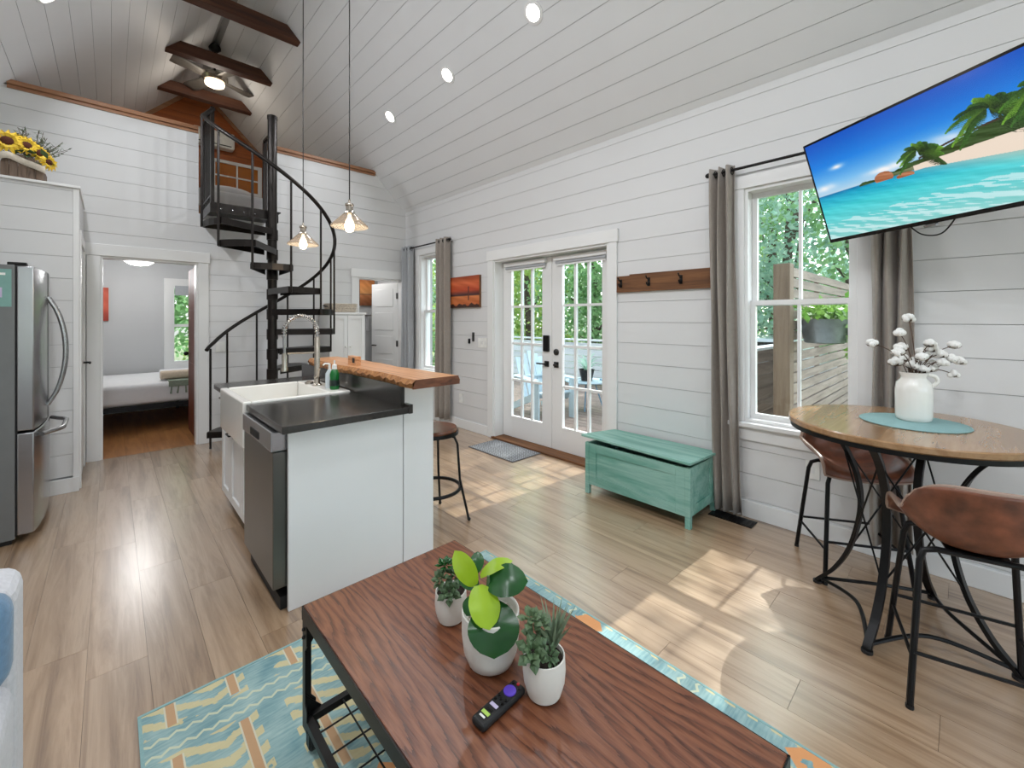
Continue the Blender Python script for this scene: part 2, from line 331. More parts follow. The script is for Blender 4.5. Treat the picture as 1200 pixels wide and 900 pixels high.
    def obj(s, name, mat, parent=None, bevel=0, smooth=False, solid=0, sub=0, seg=2):
        me = bpy.data.meshes.new(name); me.from_pydata(s.v, [], s.f)
        if parent is not None: me.transform(world_of(parent).inverted())
        me.validate(); me.update(); me.materials.append(MATS[mat])
        o = bpy.data.objects.new(name, me); COL.objects.link(o); o.parent = parent
        if smooth:
            me.polygons.foreach_set('use_smooth', [True]*len(me.polygons))
            if not sub: me.set_sharp_from_angle(angle=math.radians(40))
        if solid: q = o.modifiers.new('thick', 'SOLIDIFY'); q.thickness = solid; q.offset = 0
        if sub: q = o.modifiers.new('sub', 'SUBSURF'); q.levels = sub; q.render_levels = sub
        if bevel: q = o.modifiers.new('bevel', 'BEVEL'); q.width = bevel; q.segments = seg; q.limit_method = 'ANGLE'; q.angle_limit = math.radians(40); q.harden_normals = False
        return o
def tag(o, label=None, cat=None, group=None, kind=None):
    if label: o['label'] = label
    if cat: o['category'] = cat
    if group: o['group'] = group
    if kind: o['kind'] = kind
    return o
def thing(name, loc, label=None, cat=None, group=None, rz=0, kind=None):
    o = bpy.data.objects.new(name, None); COL.objects.link(o); o.empty_display_size = .1
    o.location = loc; o.rotation_euler = (0, 0, rz); return tag(o, label, cat, group, kind)
def copy_tree(o, parent=None):
    c = o.copy(); COL.objects.link(c); c.parent = parent
    for ch in list(o.children): copy_tree(ch, c)
    return c
def struct(o, label=None): o['kind'] = 'structure'; return tag(o, label) if label else o
def clip(poly, a, b, c):
    """keep a*u+b*v <= c"""
    out = []
    for i in range(len(poly)):
        p, q = poly[i-1], poly[i]; dp, dq = a*p[0]+b*p[1]-c, a*q[0]+b*q[1]-c
        if (dp <= 0) != (dq <= 0): t = dp/(dp-dq); out.append((p[0]+t*(q[0]-p[0]), p[1]+t*(q[1]-p[1])))
        if dq <= 0: out.append(q)
    return out
def rects(u0, u1, v0, v1, holes):
    """rectangle minus rectangular holes"""
    us = sorted({u0, u1, *[h[0] for h in holes if u0 < h[0] < u1], *[h[1] for h in holes if u0 < h[1] < u1]})
    res = []
    for a, b in zip(us, us[1:]):
        cut = sorted([(max(v0, h[2]), min(v1, h[3])) for h in holes if h[0] <= a+1e-6 and h[1] >= b-1e-6 and h[2] < v1 and h[3] > v0])
        z = v0; segs = []
        for c, d in cut:
            if c > z+1e-4: segs.append((z, c))
            z = max(z, d)
        if z < v1-1e-4: segs.append((z, v1))
        for sg in segs:
            if res and abs(res[-1][1]-a) < 1e-6 and res[-1][2:] == sg: res[-1] = (res[-1][0], b)+sg
            else: res.append((a, b)+sg)
    return res
def boards(parent, u0, u1, v0, v1, holes, fn, thick, mat, clips=(), gap=.003, z0=Z0, dz=DZ, name='board'):
    """one object for each shiplap board piece"""
    k = math.floor((v0-z0)/dz)
    while z0+k*dz < v1:
        a, b = max(v0, z0+k*dz+gap/2), min(v1, z0+(k+1)*dz-gap/2); k += 1
        if b-a < .012: continue
        for r in rects(u0, u1, a, b, holes):
            poly = [(r[0], r[2]), (r[1], r[2]), (r[1], r[3]), (r[0], r[3])]
            for c in clips: poly = clip(poly, *c)
            if len(poly) > 2: B().prism(poly, fn, 0, thick).obj(name, mat, parent)

# ------------------------------------------------------------------ the setting
fl = struct(B().box(XL-.2, 3.44, YB-.2, YF+.14, -.12, -.006).obj('floor', 'subfloor'))
PW, PL_ = .18, 1.22; plank_mesh = {}
def planks(parent, x0, x1, y0, y1, mat):
    i = 0; x = x0
    while x < x1-.01:
        w = min(PW, x1-x); y = y0-[0, .42, .81, .2, .63, 1.0][i % 6]
        while y < y1:
            a, b = max(y, y0), min(y+PL_, y1); y += PL_
            if b-a < .03: continue
            key = (round(w, 4), round(b-a, 4), mat)
            if key not in plank_mesh:
                plank_mesh[key] = B().box(-w/2+.0005, w/2-.0005, -(b-a)/2+.0006, (b-a)/2-.0006, -.004, 0).obj('plank', mat, None).data
                bpy.data.objects.remove(bpy.data.objects['plank' if 'plank' in bpy.data.objects and bpy.data.objects['plank'].data == plank_mesh[key] else [o.name for o in bpy.data.objects if o.data == plank_mesh[key]][0]])
            o = bpy.data.objects.new('plank', plank_mesh[key]); COL.objects.link(o); o.parent = parent; o.location = (x+w/2, (a+b)/2, 0)
        x += w; i += 1
planks(fl, XL, XR+.012, YB, YF+.012, 'floor_wood')

# right wall
DOOR = (2.175, 3.73, -1, 2.045); WIN1 = (.44, 1.055, .66, 2.275); WIN2 = (4.72, 5.335, .66, 2.275)
H_R = [DOOR, WIN1, WIN2]
wr = B()
for r in rects(YB-.2, YF+.1, -.1, 3.2, H_R): wr.box(XR+.012, XR+.20, r[0], r[1], r[2], r[3])
wr = struct(wr.obj('wall_right', 'backing'))
boards(wr, YB, YF, 0, ZW+.02, H_R, lambda u, v, a: (XR+a, u, v), .0125, 'white_paint')
# far wall
BED = (-.075, .695, -1, 1.985); BATH = (2.49, 3.17, -1, 1.95); LOFT = (.70, 1.36, ZL, 4)
H_F = [BED, BATH, LOFT]
def slope_clips(e=0): return [(1, 1, XR+ZW+e), (-1, 1, -XL+ZW+e)]
wf = B()
for r in rects(XL-.1, XR+.02, -.1, 3.43, H_F):
    p = [(r[0], r[2]), (r[1], r[2]), (r[1], r[3]), (r[0], r[3])]
    for c in slope_clips(.01): p = clip(p, *c)
    if len(p) > 2: wf.prism(p, lambda u, v, a: (u, YF+.012+a, v), 0, .11)
wf = struct(wf.obj('wall_far', 'backing'))
boards(wf, XL, XR, 0, 3.43, H_F, lambda u, v, a: (u, YF+a, v), .0125, 'white_paint', slope_clips())
# inner skins of the two rooms behind
for nm, x0, x1, top in (('trim_8', XL, XR, 2.28),):
    q = B()
    for r in rects(x0, x1, 0, top, H_F): q.box(r[0], r[1], YF+.1225, YF+.135, r[2], r[3])
    struct(q.obj('wall_far_back_skin', 'grey_paint', wf))
# cap of the half wall
cp = thing('trim_1', (0, YF, 3.43), kind='structure')
for a, b in ((XL+.485, LOFT[0]-.005), (LOFT[1]+.005, XR-.485)):
    poly = [(a, 3.432), (b, 3.432), (b, 3.472), (a, 3.472)]
    for c in slope_clips(): poly = clip(poly, *c)
    B().prism(poly, lambda u, v, q: (u, q, v), YF-.035, YF+.15).obj('cap_rail', 'cap_wood', cp, bevel=.004)
    poly = [(a, 3.402), (b, 3.402), (b, 3.43), (a, 3.43)]
    for c in slope_clips(): poly = clip(poly, *c)
    B().prism(poly, lambda u, v, q: (u, q, v), YF-.014, YF-.001).obj('cap_apron', 'cap_wood', cp)
# left and back wall
wl = struct(B().box(XL-.2, XL-.0125, YB-.2, YF+.1, -.1, 3.1).obj('wall_left', 'backing'))
boards(wl, YB, YF, 0, ZW+.02, [], lambda u, v, a: (XL-a, u, v), .0125, 'white_paint')
ADDED_WIN = [(-.95, .30, .25, 2.55), (.42, 1.65, .25, 2.55), (1.77, 3.02, .25, 2.55)]; wbk = B()  # added openings, enlarged so daylight reaches faces turned to the camera
for r in rects(XL-.2, XR+.2, -.1, 5.3, ADDED_WIN):
    p = [(r[0], r[2]), (r[1], r[2]), (r[1], r[3]), (r[0], r[3])]
    for c in slope_clips(.15): p = clip(p, *c)
    if len(p) > 2: wbk.prism(p, lambda u, v, a: (u, YB-.0125-a, v), 0, .18)
wbk = struct(wbk.obj('wall_back', 'backing'))
boards(wbk, XL, XR, 0, ZR, ADDED_WIN, lambda u, v, a: (u, YB-a, v), .0125, 'white_paint', slope_clips())
# ceiling: both slopes run on over the loft
SL = math.hypot(ZR-ZW, XR-XC); k45 = math.sqrt(.5)
cl = B()
cl.prism([(XR+.25, ZW-.23), (XC, ZR+.02), (XL-.25, ZW-.23), (XL-.25, ZW-.05), (XC, ZR+.22), (XR+.25, ZW-.05)], lambda u, v, a: (u, a, v), YB-.25, YG+.15)
cl = struct(cl.obj('ceiling', 'backing'))
for sgn in (1, -1):
    t = .06; tt = 0
    while t < SL+.1:
        a, b = max(tt, 0)+.0017, min(t, SL)-.0017
        if b > a:
            px = lambda q: (XR-q*k45 if sgn > 0 else XL+q*k45)
            pz = lambda q: ZW+q*k45
            o = .008
            poly = [(px(a), pz(a)), (px(b), pz(b)), (px(b)+sgn*o*k45, pz(b)+o*k45), (px(a)+sgn*o*k45, pz(a)+o*k45)]
            B().prism(poly, lambda u, v, q: (u, q, v), YB, YG).obj('board', 'ceiling_paint', cl)
        tt = t; t += .1745
# baseboards
def baseboard(name, pts):
    r = thing(name, (pts[0][0], pts[0][1], 0), kind='structure')
    for x0, x1, y0, y1 in pts[1:]:
        B().box(x0, x1, y0, y1, 0, .115).obj('baseboard_board', 'trim_paint', r, bevel=.004)
    return r
baseboard('baseboard_right', [(XR, 0), (XR-.014, XR-.001, YB, DOOR[0]-.105), (XR-.014, XR-.001, DOOR[1]+.105, YF-.015)])
baseboard('baseboard_far', [(0, YF), (-.185, BED[0]-.11, YF-.014, YF-.001), (BED[1]+.112, BATH[0]-.112, YF-.014, YF-.001)])
baseboard('baseboard_back', [(0, YB), (XL, XR, YB+.001, YB+.014)])
baseboard('baseboard_left', [(XL, 0), (XL+.001, XL+.014, YB+.02, 3.9)])
# door casings
def casing(name, fn, u0, u1, z1, w=.095, sill=None, head=.115):
    """fn(u0,u1,z0,z1,depth0,depth1) -> box args"""
    r = thing(name, (0, 0, 0), kind='structure')
    zb = 0 if sill is None else sill
    for a, b in ((u0-w, u0), (u1, u1+w)): B().box(*fn(a, b, zb, z1, -.001, .019)).obj('casing_board', 'trim_paint', r, bevel=.003)
    B().box(*fn(u0-w-.012, u1+w+.012, z1+.001, z1+head, -.001, .024)).obj('casing_head', 'trim_paint', r, bevel=.003)
    return r
onR = lambda u0, u1, z0, z1, d0, d1: (XR-d1, XR-d0-.002, u0, u1, z0, z1)
onF = lambda u0, u1, z0, z1, d0, d1: (u0, u1, YF-d1, YF-d0-.002, z0, z1)
casing('trim_2', onR, DOOR[0], DOOR[1], DOOR[3])
casing('trim_3', onF, BED[0], BED[1], BED[3])
casing('trim_4', onF, BATH[0], BATH[1], BATH[3])
def jamb(name, b, along):
    r = thing(name, (0, 0, 0), kind='structure'); u0, u1, _, z1 = b
    for a, c in ((u0, u0+.018), (u1-.018, u1)):
        (B().box(XR-.002, XR+.198, a, c, 0, z1) if along == 'x' else B().box(a, c, YF-.002, YF+.136, 0, z1)).obj('jamb_board', 'trim_paint', r)
    (B().box(XR-.002, XR+.198, u0+.0185, u1-.0185, z1-.018, z1) if along == 'x' else B().box(u0+.0185, u1-.0185, YF-.002, YF+.136, z1-.018, z1)).obj('jamb_head', 'trim_paint', r)
jamb('trim_5', DOOR, 'x'); jamb('trim_6', BED, 'y'); jamb('trim_7', BATH, 'y')
th = struct(B().box(XR-.03, XR+.21, DOOR[0]-.02, DOOR[1]+.02, .0005, .022).obj('trim_9', 'barn_wood', bevel=.004))

# french doors
def french_leaf(name, y0, y1, lever_side):
    """y0 is the hinge side"""
    lo, hi = min(y0, y1), max(y0, y1); X0, X1 = 3.345, 3.388; r = thing(name, (3.37, (y0+y1)/2, .025), kind='structure')
    st = .135; zt, zb, gt, gb = 2.02, .026, 1.925, .265
    for a, b in ((lo, lo+st), (hi-st, hi)): B().box(X0, X1, a, b, zb, zt).obj('stile', 'trim_paint', r, bevel=.002)
    for a, b in ((zb, gb), (gt, zt)): B().box(X0+.0005, X1-.0005, lo+st+.0005, hi-st-.0005, a, b).obj('rail', 'trim_paint', r)
    gy0, gy1 = lo+st, hi-st; cw = (gy1-gy0)/3; rh = (gt-gb)/4
    for i in (1, 2): B().box(X0+.006, X1-.006, gy0+i*cw-.012, gy0+i*cw+.012, gb, gt).obj('muntin', 'trim_paint', r)
    for j in (1, 2, 3):
        for i in range(3): B().box(X0+.007, X1-.007, gy0+i*cw+.0125, gy0+(i+1)*cw-.0125, gb+j*rh-.012, gb+j*rh+.012).obj('muntin', 'trim_paint', r)
    for i in range(3):
        for j in range(4): B().box(3.364, 3.368, gy0+i*cw+.012, gy0+(i+1)*cw-.012, gb+j*rh+.012, gb+(j+1)*rh-.012).obj('pane', 'pane_glass', r)
    return r, lo, hi
d1, lo1, hi1 = french_leaf('door_1', 3.708, 2.955, 1); d2, lo2, hi2 = french_leaf('door_2', 2.195, 2.95, -1)
def lever(parent, y, sgn):
    h = B().box(3.335, 3.3449, y-.03, y+.03, .87, .93).obj('door_handle', 'bronze_hardware', parent, bevel=.003)
    b = B(); b.cyl((3.3349, y, .9), (3.30, y, .9), .011); b.cyl((3.302, y, .9), (3.302, y+sgn*.11, .9), .009); b.obj('lever', 'bronze_hardware', h, smooth=True)
lever(d1, lo1+.065, 1); lever(d2, hi2-.062, -.4)
k = B().box(3.318, 3.3449, lo1+.028, lo1+.103, 1.03, 1.20).obj('keypad_lock', 'dark_steel', d1, bevel=.006); tag(k, 'dark grey keypad lock body')
B().lathe([(0, 0), (.033, 0), (.033, .012), (.02, .02), (0, .02)], (3.3449, hi2-.062, 1.03), 20, Matrix.Rotation(-PI/2, 3, 'Y')).obj('deadbolt', 'bronze_hardware', d2, smooth=True)
for nm, lo, hi, q in (('a', lo1, hi1, 'left-hinged leaf with the keypad lock'), ('b', lo2, hi2, 'leaf beside the hook board')):
    t = thing('roller_shade', (3.32, (lo+hi)/2, 1.945), 'rolled-up white shade at the top of the french door '+q, 'blind')
    B().box(3.30, 3.3445, lo+.06, hi-.06, 1.965, 2.005).obj('cassette', 'trim_paint', t, bevel=.004)
    B().cyl((3.325, lo+.075, 1.948), (3.325, hi-.075, 1.948), .0165).obj('roll', 'curtain_grey', t, smooth=True)
    B().box(3.318, 3.332, lo+.08, hi-.08, 1.915, 1.931).obj('hem_bar', 'trim_paint', t)
# double hung windows
def hung_window(name, w, n, X=XR, deep=True):
    y0, y1, z0, z1 = w; r = thing(name, (X+.1, (y0+y1)/2, z0), kind='structure')
    f = B()
    f.box(X-.002, X+.15, y0, y0+.02, z0, z1); f.box(X-.002, X+.15, y1-.02, y1, z0, z1); f.box(X-.002, X+.15, y0+.02, y1-.02, z1-.02, z1); f.box(X-.002, X+.17, y0+.02, y1-.02, z0, z0+.02)
    f.obj('window_frame', 'trim_paint', r)
    zm = (z0+z1)/2+.015
    for a, b, x0 in ((zm-.02, z1-.02, X+.085), (z0+.02, zm+.018, X+.05)):
        s = B(); sw = .032; s.box(x0, x0+.034, y0+.02, y0+.02+sw, a, b); s.box(x0, x0+.034, y1-.02-sw, y1-.02, a, b)
        s.box(x0, x0+.034, y0+.02+sw, y1-.02-sw, a, a+.034); s.box(x0, x0+.034, y0+.02+sw, y1-.02-sw, b-.034, b)
        so_ = s.obj('sash', 'trim_paint', r)
        ym = (y0+y1)/2; B().box(x0+.004, x0+.03, ym-.009, ym+.009, a+.034, b-.034).obj('muntin', 'trim_paint', so_)
        for c, d in ((y0+.02+sw, ym-.009), (ym+.009, y1-.02-sw)): B().box(x0+.015, x0+.019, c, d, a+.034, b-.034).obj('pane', 'pane_glass', so_)
    # casing, stool and apron
    for a, b in ((y0-.085, y0), (y1, y1+.085)): B().box(X-.02, X-.001, a, b, z0, z1).obj('casing_board', 'trim_paint', r, bevel=.003)
    B().box(X-.024, X-.001, y0-.095, y1+.095, z1+.001, z1+.09).obj('casing_head', 'trim_paint', r, bevel=.003)
    B().box(X-.05, X+.04, y0-.11, y1+.11, z0-.032, z0-.001).obj('window_sill', 'trim_paint', r, bevel=.005)
    B().box(X-.018, X-.001, y0-.085, y1+.085, z0-.125, z0-.033).obj('apron', 'trim_paint', r, bevel=.003)
    return r
hung_window('window_1', WIN1, 1); hung_window('window_2', WIN2, 2)

# added unseen windows behind the camera, made large to let in more daylight
for i, (a, b, c, d) in enumerate(ADDED_WIN):
    r = thing('window_%d' % (7+i), ((a+b)/2, YB-.1, c), kind='structure'); f = B()
    f.box(a, a+.05, YB-.15, YB, c, d); f.box(b-.05, b, YB-.15, YB, c, d); f.box(a+.05, b-.05, YB-.15, YB, d-.05, d); f.box(a+.05, b-.05, YB-.15, YB, c, c+.05)
    f.box((a+b)/2-.02, (a+b)/2+.02, YB-.12, YB-.06, c+.05, d-.05); f.box(a+.05, (a+b)/2-.02, YB-.12, YB-.06, (c+d)/2-.02, (c+d)/2+.02); f.box((a+b)/2+.02, b-.05, YB-.12, YB-.06, (c+d)/2-.02, (c+d)/2+.02)
    f.obj('window_frame', 'trim_paint', r)
    B().box(a+.05, b-.05, YB-.092, YB-.088, c+.05, d-.05).obj('pane', 'pane_glass', r)

# ------------------------------------------------------------------ recessed downlights
def downlight(x, y, label):
    z = ZW+(XR-x) if x > XC else ZW+(x-XL)
    nrm = Vector((-k45 if x > XC else k45, 0, -k45)); R = nrm.to_track_quat('Z', 'Y').to_matrix()
    t = thing('recessed_light', (x, y, z), label, 'ceiling light', 'recessed ceiling lights')
    c = Vector((x, y, z))
    B().lathe([(.058, .0005), (.085, .0005), (.085, .006), (.062, .010), (.058, .004)], c, 28, R, cap=False).obj('trim_ring', 'trim_paint', t, smooth=True)
    B().lathe([(0, .0025), (.0575, .0025)], c, 28, R, cap=False).obj('lens', 'lamp_white', t)
    ld = bpy.data.lights.new('downlight', 'AREA'); ld.shape = 'DISK'; ld.size = .12; ld.energy = SPOT_W*(1.3 if x < XC else 1); ld.color = (.92, .95, 1); ld.spread = math.radians(160)
    lo = bpy.data.objects.new('downlight', ld); COL.objects.link(lo); lo.parent = t
    lo.matrix_local = Matrix.Translation(nrm*.014) @ nrm.to_track_quat('-Z', 'Y').to_matrix().to_4x4()
for i, y in enumerate((4.67, 3.49, 2.32, 1.15, -.02, -1.19)):
    downlight(2.41, y, ['recessed ceiling light above the french doors, first from the loft wall', 'recessed ceiling light above the french doors, second from the loft wall', 'recessed ceiling light above the french doors, third from the loft wall', 'recessed ceiling light above the right wall, fourth from the loft wall', 'recessed ceiling light above the right wall, fifth from the loft wall', 'recessed ceiling light above the right wall, sixth from the loft wall'][i])
    downlight(-.34, y, 'recessed ceiling light in the slope above the refrigerator and sofa, %s from the loft wall' % ['first', 'second', 'third', 'fourth', 'fifth', 'sixth'][i])

# ------------------------------------------------------------------ collar beams, fan
for y, lab in ((5.275, 'dark brown collar beam nearest the french doors, in front of the loft wall'), (6.454, 'dark brown collar beam just in front of the ceiling fan'), (7.608, 'dark brown collar beam between the ceiling fan and the brown gable')):
    zb, zt = 4.573, 4.715; h = lambda z: ZR-z-.004
    tag(B().prism([(XC-h(zb), zb), (XC+h(zb), zb), (XC+h(zt), zt), (XC-h(zt), zt)], lambda u, v, a: (u, a, v), y, y+.12).obj('collar_beam', 'beam_wood', bevel=.004), lab, 'beam', 'collar beams')
FY = 7.04
f = thing('ceiling_fan', (XC, FY, 4.55), 'ceiling fan with grey blades and a lit round globe under the ridge', 'ceiling fan')
B().lathe([(.0, 5.10), (.075, 5.10), (.07, 5.06), (.03, 5.02), (0, 5.02)], (XC, FY, 0), 24).obj('canopy', 'black_steel', f, smooth=True)
B().cyl((XC, FY, 5.03), (XC, FY, 4.75), .014).obj('downrod', 'black_steel', f, smooth=True)
B().lathe([(.02, 4.78), (.06, 4.76), (.15, 4.70), (.155, 4.66), (.12, 4.62), (0, 4.62)], (XC, FY, 0), 28).obj('motor_housing', 'nickel', f, smooth=True)
B().lathe([(.095, 4.62), (.115, 4.60), (.11, 4.57), (.06, 4.545), (0, 4.54)], (XC, FY, 0), 28).obj('light_globe', 'lamp_fan', f, smooth=True)
for k in range(4):
    a = math.radians(24+90*k); d = Vector((math.cos(a), math.sin(a), 0)); p = Vector((-d.y, d.x, 0)); c0 = Vector((XC, FY, 4.665)); bl = B()
    def fb(u, v, d=d, p=p, c0=c0): r = .12+.45*u; w = .06+.045*u-.16*max(0, u-.8); return c0+d*r+p*((v-.5)*2*w)+Vector((0, 0, (v-.5)*.03))
    bl.grid(fb, 8, 3); bl.obj('blade', 'blade_grey', f, solid=.008, smooth=True)
ld = bpy.data.lights.new('fan_bulb', 'POINT'); ld.energy = FAN_W; ld.shadow_soft_size = .12; ld.color = (1, .91, .80); lo = bpy.data.objects.new('fan_bulb', ld); COL.objects.link(lo); lo.parent = f; lo.location = (0, 0, -.14)

# ------------------------------------------------------------------ loft
lf = struct(B().box(XL, XR, YF+.13, YG, ZL-.14, ZL).obj('floor_loft', 'bedroom_wood'))
g = struct(B().prism([(XL-.05, ZL), (XR+.05, ZL), (XR+.05, ZW-.05), (XC, ZR+.03), (XL-.05, ZW-.05)], lambda u, v, a: (u, a, v), YG+.002, YG+.1).obj('wall_gable', 'gable_wood'))
boards(g, XL, XR, ZL, ZR, [], lambda u, v, a: (u, YG-.012+a, v), .012, 'gable_wood', slope_clips(), .004)
for sg in (1, -1):
    e = lambda q, o: (XC+sg*(ZR-q)-sg*o, q)
    B().prism([e(3.0, .003), e(5.0, .003), e(5.0, .075), e(3.0, .075)], lambda u, v, a: (u, a, v), YG-.032, YG-.013).obj('rake_trim', 'cap_wood', g)
w3 = thing('window_3', (1.56, YG, 3.53), kind='structure'); q = B(); x0, x1, z0, z1 = 1.19, 1.93, 3.50, 4.02
q.box(x0, x0+.06, YG-.04, YG-.0125, z0, z1); q.box(x1-.06, x1, YG-.04, YG-.0125, z0, z1); q.box(x0+.06, x1-.06, YG-.04, YG-.0125, z1-.05, z1); q.box(x0+.06, x1-.06, YG-.04, YG-.0125, z0, z0+.05)
q.obj('window_frame', 'trim_paint', w3); xm, zm = (x0+x1)/2, (z0+z1)/2
B().box(xm-.012, xm+.012, YG-.035, YG-.013, z0+.05, z1-.05).obj('muntin', 'trim_paint', w3)
for a, b in ((x0+.06, xm-.0125), (xm+.0125, x1-.06)):
    B().box(a, b, YG-.034, YG-.013, zm-.012, zm+.012).obj('muntin', 'trim_paint', w3)
    for c, d in ((z0+.05, zm-.012), (zm+.012, z1-.05)): B().box(a, b, YG-.02, YG-.016, c, d).obj('pane', 'amber_pane', w3)
ac = thing('air_conditioner', (1.25, YG-.1, 4.16), 'white wall air conditioner on the brown gable of the loft', 'air conditioner')
B().box(.93, 1.50, YG-.20, YG-.013, 4.17, 4.43).obj('case', 'plastic_white', ac, bevel=.03, seg=3)
B().box(.98, 1.45, YG-.206, YG-.2005, 4.20, 4.215).obj('louvre', 'dark_steel', ac)
lb = thing('loft_bed', (1.25, 7.2, ZL), 'low white bed in the loft above the landing', 'bed')
B().box(.75, 2.2, 6.55, 8.35, ZL, ZL+.26).obj('bed_base', 'bedroom_wood', lb)
B().box(.77, 2.18, 6.56, 8.33, ZL+.261, ZL+.5).obj('mattress', 'linen_white', lb, bevel=.05, seg=3)
pl = B(); pl.ball((1.18, 6.95, ZL+.577), (.30, .2, .075), 20, 12)
tag(pl.obj('pillow', 'linen_white', smooth=True), 'grey white pillow lying on the loft bed', 'pillow')

# ------------------------------------------------------------------ spiral stair
PX, PY, RS = 1.25, 5.05, .60; RISE = ZL/12
st = thing('spiral_staircase', (PX, PY, 0), 'dark steel spiral staircase rising to the loft landing', 'staircase')
B().cyl((PX, PY, .012), (PX, PY, 3.50), .045, n=20).obj('pole', 'stair_steel', st, smooth=True)
B().lathe([(0, 0), (.16, 0), (.16, .012), (0, .012)], (PX, PY, .0005), 24).obj('base_plate', 'stair_steel', st)
B().lathe([(.05, 3.49), (.05, 3.525), (.03, 3.535), (0, 3.535)], (PX, PY, 0), 20).obj('pole_cap', 'stair_steel', st, smooth=True)
def pol(r, a, z): return (PX+r*math.cos(math.radians(a)), PY+r*math.sin(math.radians(a)), z)
def tang(k): return -104+30*(9-k)           # tread k has its centre at this angle
def rail_z(a): return 1.89+.93+(-104-a)/30*RISE
BAL = []
for k in range(1, 12):
    a = tang(k); z = RISE*k; hw = 17
    top = [pol(.045, a-hw-25, z), pol(.045, a+hw+25, z)]
    o = [pol(RS, a-hw+2*hw*i/4, z) for i in range(5)]
    inn0, inn1 = pol(.075, a-60, z), pol(.075, a+60, z)
    ring = [inn0]+o+[inn1]
    b = B().prism([(p[0], p[1]) for p in ring], lambda u, v, q: (u, v, q), z-.012, z)
    t = b.obj('tread', 'stair_steel', st)
    fl_ = B()
    e = [inn0]+o+[inn1]
    for p, q2 in zip(e, e[1:]): fl_.bar((p[0], p[1], z-.037), (q2[0], q2[1], z-.037), .005, .05)
    fl_.obj('tread_flange', 'stair_steel', t)
    B().lathe([(.0455, z-.11), (.054, z-.11), (.054, z-.0005), (.0455, z-.0005)], (PX, PY, 0), 20, cap=False).obj('tread_collar', 'stair_steel', t, smooth=True)
    ba = a-15
    zr = rail_z(ba) if k > 1 else 1.1
    BAL.append(B().cyl((pol(RS+.014, ba, 0)[0], pol(RS+.014, ba, 0)[1], z-.06), pol(RS+.014, ba, rail_z(ba)-.01), .0105, n=8).obj('baluster', 'stair_steel', st, smooth=True))
a0 = tang(1)+10
for aa in (a0-3,):
    B().cyl(pol(RS+.014, aa, .012), pol(RS+.014, aa, 1.06), .0105, n=8).obj('baluster', 'stair_steel', st, smooth=True)
path = [pol(RS+.014, a0+4, 1.05), pol(RS+.014, a0, 1.08)]
a = a0-8
while a > tang(11)-16: path.append(pol(RS+.014, a, max(rail_z(a), 1.08+(a0-a)*.004))); a -= 6
path.append((.745, 5.15, 3.47))
B().tube(path, .019, 10).obj('handrail', 'stair_steel', st, smooth=True)
# landing with side guards
L0, L1, LY0, LY1 = .715, 1.345, 5.10, YF-.04
ln = B().box(L0, L1, LY0, LY1+.03, ZL-.012, ZL).obj('landing', 'stair_steel', st)
q = B()
for p0, p1 in (((L0, LY0), (L1-.12, LY0)), ((L0, LY0), (L0, LY1)), ((L1, LY0+.1), (L1, LY1))): q.bar((p0[0], p0[1], ZL-.055), (p1[0], p1[1], ZL-.055), .006, .085)
q.obj('landing_flange', 'stair_steel', ln)
for x in (.80, .90, 1.0, 1.10): B().ball((x, LY0-.006, ZL-.06), .008, 8, 6).obj('bolt', 'steel', ln)
def guard(x, y0, y1, n):
    B().bar((x, y0, 3.47), (x, y1, 3.47), .03, .03).obj('guard_rail', 'stair_steel', st)
    B().bar((x, y0, ZL+.08), (x, y1, ZL+.08), .02, .02).obj('guard_rail', 'stair_steel', st)
    for i in range(n):
        y = y0+(y1-y0)*i/(n-1); w = .03 if i in (0, n-1) else .016
        B().box(x-w/2, x+w/2, y-w/2, y+w/2, ZL+.0005, 3.455).obj('baluster', 'stair_steel', st)
guard(L0+.02, LY0+.03, LY1-.02, 7); guard(L1-.02, LY0+.14, LY1-.02, 6)

# ------------------------------------------------------------------ pendants
for y, lab in ((2.72, 'pendant with a glass cone shade, nearer the white island end panel'), (3.63, 'pendant with a glass cone shade, nearer the spiral staircase')):
    x, z = 1.12, 1.955; t = thing('pendant_lamp', (x, y, z), lab, 'pendant lamp', 'pendant lamps over the bar')
    B().cyl((x, y, z+.17), (x, y, ZW+(x-XL) if x < XC else ZW+(XR-x)), .0035, n=6).obj('cord', 'dark_steel', t)
    B().lathe([(.006, z+.185), (.008, z+.165), (.026, z+.158), (.028, z+.146), (.022, z+.14), (.022, z+.115), (.030, z+.108), (.034, z+.092), (.018, z+.09)], (x, y, 0), 20).obj('socket', 'nickel', t, smooth=True)
    B().lathe([(.030, z+.098), (.040, z+.088), (.075, z+.052), (.112, z+.018), (.115, z+.008)], (x, y, 0), 32, cap=False).obj('lamp_shade', 'shade_glass', t, smooth=True, solid=.003)
    bb = B().lathe([(.010, z+.088), (.013, z+.07), (.026, z+.045), (.030, z+.01), (.022, z-.018), (0, z-.026)], (x, y, 0), 18).obj('bulb', 'lamp_warm', t, smooth=True)
    ld = bpy.data.lights.new('pendant_bulb', 'POINT'); ld.energy = 2.5; ld.shadow_soft_size = .03; ld.color = (1, .80, .55); lo = bpy.data.objects.new('pendant_bulb', ld); COL.objects.link(lo); lo.parent = t; lo.location = (0, 0, -.06)

